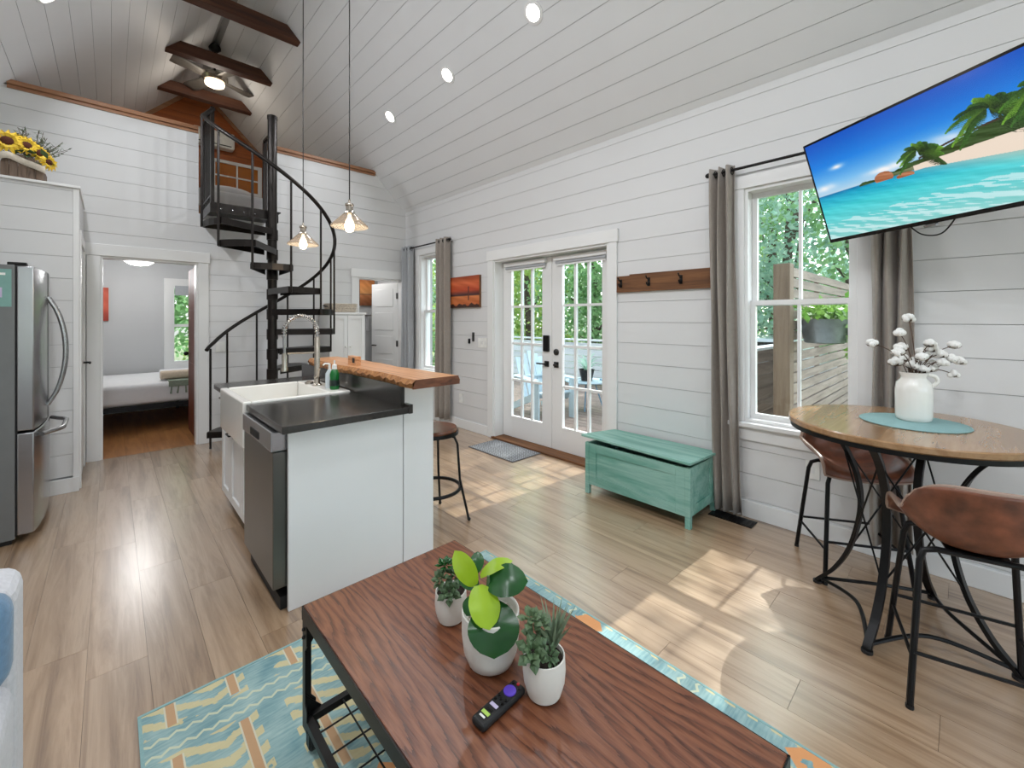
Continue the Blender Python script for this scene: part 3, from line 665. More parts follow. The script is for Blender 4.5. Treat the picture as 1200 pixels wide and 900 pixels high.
# ------------------------------------------------------------------ pantry block behind the refrigerator
ex1, ey0, ez = -.19, 4.86, 2.43
en = struct(B().box(XL+.001, ex1-.0125, ey0+.0125, YF-.001, 0, ez-.02).obj('wall_pantry', 'backing'))
boards(en, XL+.001, ex1, .115, ez-.02, [], lambda u, v, a: (u, ey0+a, v), .0122, 'white_paint')
PD = (4.98, 5.62, -1, 2.0)
boards(en, ey0+.013, YF-.026, 0, ez-.02, [PD], lambda u, v, a: (ex1-a, u, v), .0122, 'white_paint')
B().box(ex1-.03, ex1+.004, ey0-.004, ey0+.03, .0, ez-.021).obj('corner_board', 'trim_paint', en, bevel=.002)
B().box(XL+.001, ex1+.012, ey0-.02, YF-.026, ez-.0195, ez).obj('top_board', 'trim_paint', en, bevel=.003)
B().box(XL+.001, ex1+.006, ey0-.015, ey0-.0045, 0, .115).obj('baseboard_board', 'trim_paint', en, bevel=.003)
dr = thing('door_3', (ex1, 5.3, 0), kind='structure')
B().box(ex1-.0118, ex1+.004, PD[0]+.003, PD[1]-.003, .01, 1.995).obj('door_leaf', 'trim_paint', dr)
q = B()
for a, b, c, d in ((PD[0]-.07, PD[0], 0, 2.0), (PD[1], PD[1]+.07, 0, 2.0), (PD[0]-.07, PD[1]+.07, 2.0, 2.09)): q.box(ex1+.0005, ex1+.015, a, b, c, d)
q.obj('door_casing', 'trim_paint', dr)
for z in (.45, 1.62): B().box(ex1+.0045, ex1+.009, PD[0]+.01, PD[0]+.045, z-.045, z+.045).obj('hinge', 'hinge', dr)
B().tube([(ex1+.004, PD[1]-.06, .97), (ex1+.05, PD[1]-.06, .97), (ex1+.05, PD[1]-.16, .97)], .009, 8).obj('door_handle', 'black_steel', dr, smooth=True)

# ------------------------------------------------------------------ refrigerator
fr = thing('refrigerator', (-.75, 4.38, 0), 'stainless steel refrigerator with curved bar handles beside the pantry block', 'refrigerator')
fy0, fy1 = 3.955, 4.80
B().box(-1.12, -.425, fy0, fy1, .03, 1.70).obj('cabinet', 'fridge_side', fr, bevel=.004)
B().box(-1.10, -.44, fy0+.02, fy1-.02, .0, .0295).obj('toe_base', 'black_rubber', fr)
def bulged(y0, y1, z0, z1, d=.028):
    """door with a gently bowed front"""
    n = 10; ys = [y0+(y1-y0)*i/n for i in range(n+1)]; fr_ = [(-.348+d*math.sin(PI*min(1, max(0, i/n)))**.7, y) for i, y in enumerate(ys)]
    return B().prism([(-.418, y0)]+fr_+[(-.418, y1)], lambda u, v, a: (u, v, a), z0, z1)
ym = (fy0+fy1)/2
du = bulged(fy0+.002, fy1-.002, .685, 1.695); du = du.obj('door', 'steel', fr, bevel=.006, smooth=True)
B().box(-.42, -.40, ym-.003, ym+.003, .69, 1.69)
dl = bulged(fy0+.002, fy1-.002, .05, .67).obj('freezer_drawer', 'steel', fr, bevel=.006, smooth=True)
B().box(-.424, -.4185, fy0+.01, fy1-.01, .05, 1.695).obj('door_seal', 'black_rubber', fr)
B().box(-.46, -.38, fy0+.03, fy0+.09, 1.701, 1.72).obj('hinge_cover', 'dark_steel', fr, bevel=.004)
B().bar((-.321, ym, .69), (-.321, ym, 1.69), .006, .006).obj('door_gap', 'black_rubber', du)
for y in (ym-.045, ym+.045):
    pts = [(-.318, y, .78)]+[(-.318+.085*math.sin(PI*t/12)**.6, y, .80+.70*t/12) for t in range(1, 12)]+[(-.318, y, 1.52)]
    B().tube(pts, .013, 10).obj('handle', 'steel', du, smooth=True)
pts = [(-.322, fy0+.10, .635)]+[(-.322+.085*min(1, 1.6*math.sin(PI*t/12)), fy0+.12+(fy1-fy0-.24)*t/12, .635) for t in range(1, 12)]+[(-.322, fy1-.10, .635)]
B().tube(pts, .014, 10).obj('handle', 'steel', dl, smooth=True)
sg = thing('notice_sticker', (-.52, fy0-.002, 1.5), 'teal paper notice with pale print stuck on the refrigerator side', 'notice')
B().box(-.62, -.438, fy0-.003, fy0-.0008, 1.445, 1.672).obj('sheet', 'teal_print', sg)
for z, a, b in ((1.635, -.60, -.462), (1.605, -.59, -.485)): B().box(a, b, fy0-.0042, fy0-.0031, z, z+.014).obj('print_line', 'plastic_white', sg)
B().box(-.60, -.475, fy0-.0042, fy0-.0031, 1.50, 1.56).obj('print_panel', 'lilac_print', sg)
# sunflower box on the pantry
sb = thing('sunflower_box', (-.46, 5.05, ez), 'arched wooden box of sunflowers with a burlap bow on the pantry block', 'flower arrangement')
arch = [(-.60, ez)]+[(-.60+.22*(1-math.cos(PI*i/12))/2*1.0, ez+.10+.085*math.sin(PI*i/12)) for i in range(13)]+[(-.38, ez)]
for i in range(5):
    xa, xb = -.60+.22*i/5+.001, -.60+.22*(i+1)/5-.001
    p = clip(clip(arch, 1, 0, xb), -1, 0, -xa); B().prism(p, lambda u, v, a: (u, a, v), 4.90, 4.915).obj('slat', 'basket_wood', sb)
B().box(-.60, -.38, 4.916, 5.14, ez+.0005, ez+.10).obj('box_body', 'basket_wood', sb)
q = B()
def ribbon(u, v): return (-.62+.25*u, 4.885-.012*math.sin(u*9), ez+.165-.10*abs(u-.25)+(v-.5)*.05)
q.grid(ribbon, 14, 2); q.obj('burlap_bow', 'burlap', sb, solid=.004, smooth=True)
def sunflower(c, r, nrm, par):
    R = Vector(nrm).to_track_quat('Z', 'Y').to_matrix(); c = Vector(c); pt = B()
    for ring, (n, rr, lift) in enumerate(((16, 1.0, .0), (14, .85, .012))):
        for k in range(n):
            a = 2*PI*(k+.5*ring)/n+random.uniform(-.08, .08); d = Vector((math.cos(a), math.sin(a), 0)); e = Vector((-d.y, d.x, 0)); L = r*rr*random.uniform(.9, 1.08)
            P = [d*L*.25, d*L*.62+e*L*.14+Vector((0,0,.006+lift)), d*L+Vector((0,0,-.008)), d*L*.62-e*L*.14+Vector((0,0,.006+lift))]
            pt.add([c+R @ p for p in P], [(0, 1, 2, 3)])
    pt.obj('petals', 'sunflower_petal', par, solid=.0015)
    B().ball(c+R @ Vector((0, 0, .006)), (r*.34, r*.34, r*.14), 14, 8, R).obj('flower_core', 'sunflower_core', par, smooth=True)
for c, r, nn in (((-.565, 4.90, ez+.27), .105, (.1, -1, .25)), ((-.47, 4.93, ez+.27), .085, (.35, -1, .3)), ((-.41, 4.95, ez+.235), .08, (.6, -1, .2)), ((-.36, 4.97, ez+.18), .07, (.8, -1, .1)), ((-.53, 5.02, ez+.33), .08, (0, -.8, .6))): sunflower(c, r, nn, sb)
q = B(); q2 = B()
for k in range(46):
    a = random.uniform(0, PI); x0 = -.49+random.uniform(-.08, .08); p = Vector((x0, 5.0, ez+.18)); d = Vector((math.cos(a)*.8, random.uniform(-.3, .3), .45+math.sin(a)*.6)).normalized(); L = random.uniform(.16, .27)
    q2.tube([p, p+d*L], .0015, 4)
    for j in range(9):
        c = p+d*L*(.35+.65*j/9); e = Vector((random.uniform(-1, 1), random.uniform(-1, 1), random.uniform(0, 1))).normalized(); s = d.cross(e).normalized()*.005
        q.add([c, c+e*.02+s, c+e*.045, c+e*.02-s], [(0, 1, 2, 3)])
q.obj('greenery', 'leaf_dusty', sb); q2.obj('stem', 'twig', sb)
q = B()
for k in range(16):
    c = Vector((-.50+random.uniform(-.06, .16), 4.95+random.uniform(-.03, .06), ez+.17+random.uniform(-.03, .06))); e = Vector((random.uniform(-1, 1), -random.uniform(.3, 1), random.uniform(-.6, .4))).normalized(); s = e.cross(Vector((0, 0, 1))).normalized()*.025
    q.add([c, c+e*.045+s, c+e*.09, c+e*.045-s], [(0, 1, 2, 3)])
q.obj('leaves', 'leaf_succulent', sb)

# ------------------------------------------------------------------ kitchen island
CT = .885                                   # counter top height
isl = thing('island_cabinet', (.9, 3.0, 0), 'white kitchen island body with panelled sink doors and half wall', 'kitchen island')
IY0, IY1 = 2.17, 3.80; IX0 = .605
B().box(IX0, 1.197, IY0, IY0+.02, 0, CT-.036).obj('end_panel', 'island_white', isl, bevel=.002)
B().box(1.20, 1.395, IY0-.004, IY1, 0, .998).obj('half_wall', 'island_white', isl, bevel=.003)
B().box(IX0+.02, 1.197, 2.80, IY1, .09, .62).obj('cabinet_body', 'island_white', isl)
B().box(IX0+.07, 1.197, 2.80, IY1, 0, .0895).obj('toe_kick', 'black_rubber', isl)
B().box(IX0+.02, 1.197, 3.50, IY1, .621, CT-.036).obj('cabinet_body', 'island_white', isl)
B().box(1.12, 1.197, 2.80, 3.499, .621, CT-.036).obj('cabinet_body', 'island_white', isl)
def shaker(y0, y1, z0, z1, knob=None):
    d = B(); x0, x1 = IX0-.002, IX0+.019; w = .055
    d.box(x0, x1, y0, y0+w, z0, z1); d.box(x0, x1, y1-w, y1, z0, z1); d.box(x0, x1, y0+w, y1-w, z0, z0+w); d.box(x0, x1, y0+w, y1-w, z1-w, z1); d.box(x0+.011, x1, y0+w, y1-w, z0+w, z1-w)
    d = d.obj('cabinet_door', 'island_white', isl)
    if knob is not None:
        kb = B(); kb.tube([(x0, knob[0]-.045, knob[1]), (x0-.03, knob[0]-.045, knob[1]), (x0-.03, knob[0]+.045, knob[1]), (x0, knob[0]+.045, knob[1])], .0055, 8); kb.obj('pull_handle', 'black_steel', d, smooth=True)
    return d
shaker(2.803, 3.148, .10, .615); shaker(3.152, 3.497, .10, .615, (3.42, .585))
shaker(3.503, 3.797, .10, .845, (3.66, .80))
# dishwasher
dw = thing('dishwasher', (.8, 2.49, 0), 'stainless steel dishwasher set in the island end by the sink', 'dishwasher')
B().box(IX0+.035, 1.15, 2.193, 2.795, .06, CT-.04).obj('tub', 'black_rubber', dw)
dwd = B().box(.548, IX0+.0345, 2.205, 2.79, .105, .745).obj('door', 'steel_dark', dw, bevel=.004)
cpn = B(); cpn.prism([(.540, .75), (.640, .75), (.640, .842), (.540, .842)], lambda u, v, a: (u, a, v), 2.205, 2.79); cpn = cpn.obj('control_panel', 'steel', dw, bevel=.004)
B().box(.5375, .5398, 2.43, 2.60, .765, .80).obj('grip_recess', 'black_rubber', cpn)
B().box(.58, 1.1, 2.21, 2.785, .0, .0595).obj('toe_plate', 'black_rubber', dw)
# counter
co = thing('countertop', (.9, 3.0, CT-.035), 'dark stone countertop on the island, cut around the white sink', 'countertop')
cb = B()
cb.box(.56, 1.196, 2.10, 2.805, CT-.035, CT); cb.box(.56, 1.196, 3.505, 3.85, CT-.035, CT); cb.box(1.172, 1.196, 2.8051, 3.5049, CT-.035, CT)
cb.obj('slab', 'counter_black', co, bevel=.003)
B().box(1.1765, 1.1965, 2.15, 3.85, CT+.0005, .998).obj('backsplash', 'counter_black', co)
B().box(1.19, 1.215, 2.09, 2.165, CT-.035, .90).obj('end_return', 'counter_black', co, bevel=.002)
# farmhouse sink
sk_ = thing('farmhouse_sink', (.85, 3.15, .62), 'white ceramic apron sink in the island counter', 'sink')
s0, s1, sx0, sx1, stp = 2.81, 3.50, .545, 1.165, .897
q = B()
q.box(sx0, sx0+.045, s0, s1, .63, stp)                       # apron
q.box(sx0+.045, sx1-.13, s0, s0+.03, .70, stp); q.box(sx0+.045, sx1-.13, s1-.03, s1, .70, stp)
q.box(sx1-.13, sx1, s0, s1, .70, stp); q.box(sx0+.045, sx1-.13, s0+.03, s1-.03, .70, .72)
q.obj('basin', 'ceramic', sk_, bevel=.012, seg=3)
B().lathe([(0, .7205), (.04, .7205), (.036, .7235), (0, .7235)], (.80, 3.155, 0), 20).obj('drain', 'chrome', sk_)
# faucet
fx, fyy = 1.075, 3.18
fa = thing('faucet', (fx, fyy, stp), 'brushed spring-neck faucet standing on the sink deck', 'faucet')
B().lathe([(.032, stp), (.032, stp+.006), (.024, stp+.012), (.019, stp+.02), (.019, stp+.34), (.012, stp+.35)], (fx, fyy, 0), 20).obj('body', 'nickel', fa, smooth=True)
hose = [(fx, fyy, stp+.34)]+[(fx-.105*(1-math.cos(PI*t/14)), fyy+.02*(t/14), stp+.38+.115*math.sin(PI*t/14)) for t in range(15)]+[(fx-.21, fyy+.02, stp+.33), (fx-.208, fyy+.02, stp+.24)]
B().tube(hose, .009, 8).obj('hose', 'steel', fa, smooth=True)
sp = []; N = 260
def along(t):
    i = min(int(t*(len(hose)-2)), len(hose)-3); f_ = t*(len(hose)-2)-i; return Vector(hose[i]).lerp(Vector(hose[i+1]), f_), (Vector(hose[i+1])-Vector(hose[i])).normalized()
for i in range(N):
    p, d = along(i/N*.99); u = d.cross(Vector((0, 1, 0))).normalized(); v = d.cross(u); a = i*2*PI*26/N; sp.append(p+(u*math.cos(a)+v*math.sin(a))*.0145)
B().tube(sp, .0028, 5).obj('spring', 'chrome', fa, smooth=True)
B().lathe([(.011, stp+.24), (.017, stp+.225), (.017, stp+.15), (.023, stp+.13), (.023, stp+.115), (0, stp+.115)], (fx-.208, fyy+.02, 0), 18).obj('spray_head', 'nickel', fa, smooth=True)
B().tube([(fx, fyy, stp+.235), (fx-.19, fyy+.018, stp+.235)], .006, 8).obj('holder_arm', 'nickel', fa, smooth=True)
B().tube([(fx-.01, fyy, stp+.06), (fx-.01, fyy-.05, stp+.075), (fx-.02, fyy-.10, stp+.125)], [.014, .012, .008], 10).obj('lever', 'nickel', fa, smooth=True)
tag(B().lathe([(0, stp), (.03, stp), (.028, stp+.012), (.012, stp+.02), (0, stp+.02)], (1.06, 3.30, 0), 20).obj('drain_button', 'nickel', smooth=True), 'small round metal button on the sink deck beside the faucet', 'sink button')
# soap bottles
t = thing('soap_dispenser', (1.095, 2.995, stp), 'clear and white pump soap dispenser on the sink edge', 'soap bottle')
B().lathe([(0, stp), (.026, stp), (.028, stp+.01), (.027, stp+.10), (.012, stp+.125), (.010, stp+.13)], (1.095, 2.995, 0), 18).obj('bottle', 'soap_clear', t, smooth=True)
q = B(); q.cyl((1.095, 2.995, stp+.128), (1.095, 2.995, stp+.165), .008); q.tube([(1.095, 2.995, stp+.165), (1.065, 2.995, stp+.17), (1.05, 2.99, stp+.16)], .006, 8); q.obj('pump', 'plastic_white', t, smooth=True)
t = thing('dish_soap', (1.10, 2.92, stp), 'green dish soap bottle with a white cap on the sink edge', 'soap bottle')
B().lathe([(0, stp), (.028, stp), (.031, stp+.012), (.029, stp+.07), (.031, stp+.10), (.022, stp+.128), (.013, stp+.135)], (1.10, 2.92, 0), 18).obj('bottle', 'soap_green', t, smooth=True)
B().lathe([(.0135, stp+.1355), (.017, stp+.1355), (.015, stp+.165), (.005, stp+.17), (.005, stp+.195), (0, stp+.195)], (1.10, 2.92, 0), 16).obj('cap', 'plastic_white', t, smooth=True)
B().lathe([(.0312, stp+.025), (.0305, stp+.065)], (1.10, 2.92, 0), 18, cap=False).obj('bottle_label', 'label_dark', t, smooth=True)
# live edge bar
bar = thing('live_edge_bar', (1.32, 2.85, 1.0), 'live edge wood slab bar top on the island half wall', 'bar top')
def edge(y, a, ph): return a+.012*math.sin(y*5.1+ph)+.006*math.sin(y*13+ph*2)+.003*math.sin(y*31+ph)
ys = [2.0+1.72*i/60 for i in range(61)]
bl, br_ = [], []
for y in ys: bl.append((edge(y, 1.175, 1.2), y)); br_.append((edge(y, 1.47, 4)-.02, y))
top, bot = 1.047, .9985
q = B(); n = len(ys); vs = []
for (xa, y), (xb, _) in zip(bl, br_): vs += [(xa+.012, y, top), (xb-.01, y, top), (xa-.004+.02*abs(math.sin(y*47))*.6, y, bot), (xb, y, bot)]
fs = []
for i in range(n-1): a = 4*i; fs += [(a, a+1, a+5, a+4), (a+2, a+6, a+7, a+3)]
fs += [(0, 2, 3, 1), (4*n-4, 4*n-3, 4*n-1, 4*n-2)]
q.add(vs, fs); q.obj('slab', 'slab_wood', bar)
(xa, ya), (xb, _) = bl[0], br_[0]; B().prism([(xa+.012, top), (xa-.004, bot), (xb, bot), (xb-.01, top)], lambda u, v, a: (u, a, v), ya-.003, ya-.0002).obj('end_grain', 'end_grain', bar)
q = B(); vs = []
for (xa, y) in bl: vs += [(xa+.012, y, top), (xa-.006, y, (top+bot)/2+.008*math.sin(y*60)), (xa-.004+.02*abs(math.sin(y*47))*.6, y, bot)]
q.add(vs, [(3*i+j, 3*i+3+j, 3*i+4+j, 3*i+1+j) for i in range(n-1) for j in (0, 1)]); q.obj('bark_edge', 'bark_edge', bar)
q = B(); vs = []
for (xb, y) in br_: vs += [(xb-.01, y, top), (xb+.003, y, (top+bot)/2), (xb, y, bot)]
q.add(vs, [(3*i+j, 3*i+1+j, 3*i+4+j, 3*i+3+j) for i in range(n-1) for j in (0, 1)]); q.obj('bark_edge', 'bark_edge', bar)
t = thing('wooden_block', (1.25, 2.98, top), 'small wooden block with a black square face standing on the bar top', 'block')
B().box(1.24, 1.275, 2.90, 3.04, top+.0005, top+.062).obj('block', 'slab_wood', t, bevel=.002)
B().box(1.2375, 1.2398, 2.925, 2.96, top+.016, top+.05).obj('black_plate', 'black_gloss', t)
# bar stool with a wooden seat
t = thing('bar_stool', (1.60, 2.49, 0), 'backless bar stool with round dark wood seat tucked under the bar', 'stool')
B().lathe([(0, .598), (.15, .598), (.168, .606), (.170, .622), (.16, .634), (.08, .629), (0, .627)], (1.60, 2.49, 0), 36).obj('seat', 'stool_wood', t, smooth=True)
B().lathe([(.165, .590), (.1725, .590), (.1725, .612), (.171, .612)], (1.60, 2.49, 0), 36, cap=False).obj('seat_band', 'black_steel', t, solid=.003)
for k in range(4):
    a = PI/4+k*PI/2; d = Vector((math.cos(a), math.sin(a), 0)); c = Vector((1.60, 2.49, 0))
    pts = [c+d*.02+Vector((0, 0, .580)), c+d*.10+Vector((0, 0, .580)), c+d*.148+Vector((0, 0, .565)), c+d*.168+Vector((0, 0, .52)), c+d*.185+Vector((0, 0, .28)), c+d*.245+Vector((0, 0, .012))]
    l = B().tube(pts, .0085, 8).obj('leg', 'black_steel', t, smooth=True)
    B().ball(c+d*.247+Vector((0, 0, .0125)), .012, 10, 6).obj('foot_cap', 'black_rubber', l, smooth=True)
B().tube([(1.60+.186*math.cos(i*PI/18), 2.49+.186*math.sin(i*PI/18), .22) for i in range(36)], .012, 8, closed=True).obj('foot_ring', 'black_steel', t, smooth=True)
B().cyl((1.60, 2.49, .575), (1.60, 2.49, .5985), .06).obj('hub', 'black_steel', t, smooth=True)

# ------------------------------------------------------------------ white cupboard and basket by the far wall
t = thing('cupboard', (2.19, 5.55, 0), 'white two-door cupboard against the far wall by the bathroom doorway', 'cupboard')
c0, c1, cy0, cy1, ch = 1.955, 2.43, 5.38, 5.74, 1.455
q = B(); q.box(c0+.012, c0+.03, cy0+.02, cy1, .0, ch-.03); q.box(c1-.03, c1-.012, cy0+.02, cy1, 0, ch-.03); q.box(c0+.03, c1-.03, cy1-.012, cy1, .05, ch-.03); q.box(c0+.03, c1-.03, cy0+.02, cy1-.012, .05, .08)
q.obj('carcass', 'trim_paint', t)
B().box(c0-.005, c1+.005, cy0-.005, cy1, ch-.0295, ch).obj('top', 'trim_paint', t, bevel=.006)
xm = (c0+c1)/2
for a, b, kx in ((c0+.012, xm-.002, xm-.03), (xm+.002, c1-.012, xm+.03)):
    d = B(); w = .045; y0, y1 = cy0, cy0+.019; z0, z1 = .07, ch-.035
    d.box(a, a+w, y0, y1, z0, z1); d.box(b-w, b, y0, y1, z0, z1); d.box(a+w, b-w, y0, y1, z0, z0+w); d.box(a+w, b-w, y0, y1, z1-w, z1); d.box(a+w, b-w, y0+.01, y1, z0+w, z1-w)
    d = d.obj('door', 'trim_paint', t); B().ball((kx, cy0-.014, 1.02), .014, 10, 8).obj('knob', 'plastic_white', d, smooth=True)
B().box(c1-.011, c1-.004, cy0+.03, cy0+.05, 1.24, 1.32).obj('hinge', 'hinge', t)
t = thing('wicker_basket', (2.17, 5.55, ch), 'pale wicker basket with dark handles on top of the white cupboard', 'basket')
q = B(); q.prism([(2.02, ch+.001), (2.32, ch+.001), (2.34, ch+.115), (2.00, ch+.115)], lambda u, v, a: (u, a, v), 5.43, 5.68); q.obj('body', 'wicker', t, bevel=.01)
for i in range(5): B().box(1.995+.005*0, 2.345, 5.425, 5.685, ch+.012+.022*i, ch+.020+.022*i).obj('weave_band', 'wicker', t, bevel=.003)
for x, s_ in ((2.0, -1), (2.34, 1)): B().tube([(x, 5.53, ch+.075), (x+s_*.04, 5.55, ch+.085), (x+s_*.04, 5.58, ch+.085), (x, 5.60, ch+.075)], .007, 8).obj('handle', 'dark_steel', t, smooth=True)

# ------------------------------------------------------------------ bathroom beyond the right doorway
by = 6.70
struct(B().box(1.9, XR+.1, by, by+.08, -.01, 2.28).obj('wall_bathroom', 'grey_paint'))
struct(B().box(1.82, 1.9, YF+.14, by, -.01, 2.28).obj('wall_bathroom_side', 'grey_paint'))
struct(B().box(XR+.0125, XR+.1, YF+.1, YG+.05, -.1, 2.28).obj('wall_outer', 'grey_paint'))
fb_ = struct(B().box(XL, XR, YF+.14, YG, -.1, -.006).obj('floor_rooms', 'subfloor')); planks(fb_, XL, XR, YF+.014, YG-.05, 'bedroom_wood')
struct(B().box(XL, XR+.1, YF+.14, YG, 2.28, 2.385).obj('ceiling_rooms', 'grey_paint'))
dr = thing('door_4', (3.165, 5.87, 0), kind='structure', rz=math.radians(101.5))
M = world_of(dr); W_ = lambda x, y, z: M @ Vector((x, y, z))
def lbox(x0, x1, y0, y1, z0, z1):
    q = B(); q.box(x0, x1, y0, y1, z0, z1); q.v = [tuple(M @ Vector(v)) for v in q.v]; return q
lbox(.004, .62, -.018, .018, .01, 1.92).obj('door_leaf', 'trim_paint', dr, bevel=.002)
for i in range(5):
    z0 = .12+i*.36
    for s_ in (.0182, -.0262): 
        q = lbox(.10, .53, s_, s_+.008, z0, z0+.27); q.obj('door_panel', 'trim_paint', dr, bevel=.006)
for z in (.25, 1.0, 1.72): lbox(-.012, .03, .0185, .024, z-.045, z+.045).obj('hinge', 'hinge', dr)
q = B(); q.cyl(W_(.56, .018, .96), W_(.56, .06, .96), .011); q.cyl(W_(.56, .058, .96), W_(.46, .058, .96), .009); q.obj('door_handle', 'black_steel', dr, smooth=True)
def art(name, fn, O, U, V, res, depth, label, edge_mat='barn_wood'):
    """canvas: O lower-left corner of the face, U and V edge vectors, fn(u, v) arrays -> rgb"""
    O, U, V = Vector(O), Vector(U), Vector(V); N = U.cross(V).normalized(); t = thing(name, O+U/2, label, 'painting')
    q = B(); P = [O, O+U, O+U+V, O+V]; q.add([p-N*.0006 for p in P]+[p-N*depth for p in P], [(3,2,1,0)[::-1], (4,5,6,7)[::-1], (0,1,5,4)[::-1], (1,2,6,5)[::-1], (2,3,7,6)[::-1], (3,0,4,7)[::-1]]); q.obj('canvas_block', edge_mat, t)
    printed('printed_face', fn, O, U, V, res, 'art_print', t); return t
def printed(name, fn, O, U, V, res, mat, par):
    nu, nv = res; q = B(); q.grid(lambda u, v: O+U*u+V*v, nu, nv); o = q.obj(name, mat, par)
    uu, vv = np.meshgrid(np.linspace(0, 1, nu+1), np.linspace(0, 1, nv+1)); rgb = np.clip(np.asarray(fn(uu, vv)), 0, 255)/255.
    rgb = np.where(rgb <= .04045, rgb/12.92, ((rgb+.055)/1.055)**2.4).reshape(-1, 3)
    at = o.data.color_attributes.new('print', 'FLOAT_COLOR', 'POINT'); at.data.foreach_set('color', np.c_[rgb, np.ones(len(rgb))].astype(np.float32).ravel()); return o
def lerp3(v, stops):
    ks = [s[0] for s in stops]; return np.stack([np.interp(v, ks, [s[1][i] for s in stops]) for i in range(3)], -1)
def noise2(u, v, fx, fy, seed):
    r = np.random.default_rng(seed); out = 0
    for k in range(5): a, b, c = r.uniform(.4, 1.6), r.uniform(.4, 1.6), r.uniform(0, 6.28); out = out+np.sin(u*fx*a*(1+k*.7)+v*fy*b*(1+k*.6)+c)/(1+k*.5)
    return out/2.4
def sunset(u, v):
    c = lerp3(v, [(0, (150, 62, 30)), (.12, (196, 104, 52)), (.36, (206, 120, 66)), (.39, (40, 26, 30)), (.43, (86, 40, 36)), (.55, (188, 76, 40)), (.8, (206, 100, 54)), (1, (150, 66, 34))])
    c = c+(noise2(u, v, 6, 26, 3)*16)[..., None]
    m = ((np.abs(u-.64) < .02) & (v > .22) & (v < .68)); c[m] = (96, 44, 32)
    g = v < .10+.05*np.sin(u*23)*np.sin(u*7); c[g] = (58, 30, 20); return c
art('sunset_painting', sunset, (XR-.0325, 4.545, 1.513), (0, -.585, 0), (0, 0, .387), (70, 50), .03, 'orange lake sunset canvas on the shiplap by the tall curtain')
def sunset2(u, v):
    c = lerp3(v, [(0, (120, 70, 40)), (.4, (176, 110, 66)), (.43, (110, 80, 60)), (.47, (200, 140, 84)), (.8, (206, 132, 70)), (1, (166, 100, 56))]); return c+(noise2(u, v, 8, 20, 5)*14)[..., None]
art('bathroom_painting', sunset2, (2.917, by-.0325, 1.59), (.245, 0, 0), (0, 0, .42), (40, 40), .03, 'small golden canvas hung in the bathroom beyond the doorway')
t = thing('towel_bar', (3.06, by-.04, 1.43), 'chrome towel bar on the grey bathroom wall', 'towel bar')
B().cyl((2.99, by-.05, 1.43), (3.20, by-.05, 1.43), .008).obj('bar', 'chrome', t, smooth=True)
for x in (3.0, 3.19): B().cyl((x, by-.001, 1.43), (x, by-.055, 1.43), .012).obj('bracket', 'chrome', t, smooth=True)
q = B(); q.grid(lambda u, v: (3.005+.055*u, by-.05+.012*math.cos(v*2*PI)+.002*math.sin(u*9), 1.44-.26*abs(math.sin(v*PI))), 5, 20)
tag(q.obj('hand_towel', 'linen_white', solid=.004, smooth=True), 'white hand towel hanging on the bathroom towel bar', 'towel')
ld = bpy.data.lights.new('bathroom_lamp', 'POINT'); ld.energy = 4; ld.shadow_soft_size = .1
t = thing('bathroom_light', (2.6, 6.3, 2.2), 'small white ceiling globe in the bathroom', 'ceiling light')
B().lathe([(.05, 2.279), (.05, 2.25), (.09, 2.22), (.08, 2.17), (0, 2.14)], (2.6, 6.3, 0), 20).obj('globe', 'lamp_bed', t, smooth=True)
lo = bpy.data.objects.new('bathroom_lamp', ld); COL.objects.link(lo); lo.parent = t; lo.location = (0, 0, -.15)

# ------------------------------------------------------------------ bedroom beyond the left doorway
BWN = (.685, 1.305, .68, 1.90); q = B()
for r in rects(XL, 1.82, -.01, 2.28, [BWN]): q.box(r[0], r[1], 8.45, 8.55, r[2], r[3])
struct(q.obj('wall_bedroom', 'grey_paint'))
struct(B().box(1.74, 1.8195, YF+.14, 8.45, -.01, 2.28).obj('wall_bedroom_side', 'grey_paint'))
struct(B().box(-.62, -.5, YF+.14, 8.45, -.01, 2.28).obj('wall_bedroom_left', 'grey_paint'))
w = thing('window_6', (1.1, 8.45, .68), kind='structure'); a, b, c, d = BWN; q = B()
q.box(a, a+.035, 8.44, 8.52, c, d); q.box(b-.035, b, 8.44, 8.52, c, d); q.box(a+.035, b-.035, 8.44, 8.52, d-.035, d); q.box(a+.035, b-.035, 8.44, 8.52, c, c+.035); q.box(a+.035, b-.035, 8.46, 8.5, 1.25, 1.29); q.obj('window_frame', 'trim_paint', w)
for z0, z1 in ((c+.035, 1.25), (1.29, d-.035)): B().box(a+.035, b-.035, 8.478, 8.482, z0, z1).obj('pane', 'pane_glass', w)
for x0, x1 in ((a-.09, a), (b, b+.09)): B().box(x0, x1, 8.43, 8.449, c-.1, d+.1).obj('casing_board', 'trim_paint', w)
B().box(a, b, 8.43, 8.449, d, d+.1).obj('casing_head', 'trim_paint', w); B().box(a, b, 8.42, 8.449, c-.1, c).obj('window_sill', 'trim_paint', w)
tag(B().box(a+.04, b-.04, 8.40, 8.42, 1.74, 1.89).obj('blind', 'curtain_grey'), 'raised grey blind at the top of the bedroom window', 'blind')
bd = thing('bed', (.5, 7.6, 0), 'bed with white bedding and a black metal frame in the bedroom', 'bed')
fq = B(); fq.bar((-.45, 6.90, .29), (1.55, 6.90, .29), .03, .06); fq.bar((-.45, 8.36, .29), (1.55, 8.36, .29), .03, .06); fq.bar((1.55, 6.90, .29), (1.55, 8.36, .29), .03, .06); fq.bar((-.45, 6.90, .29), (-.45, 8.36, .29), .03, .06)
fq.obj('bed_frame', 'black_steel', bd)
for x in (-.43, .75, 1.53):
    for y in (6.91, 8.35): B().box(x-.018, x+.018, y-.018, y+.018, 0, .26).obj('leg', 'black_steel', bd)
B().box(-.46, 1.56, 6.885, 8.375, .321, .575).obj('mattress', 'linen_white', bd, bevel=.06, seg=4)
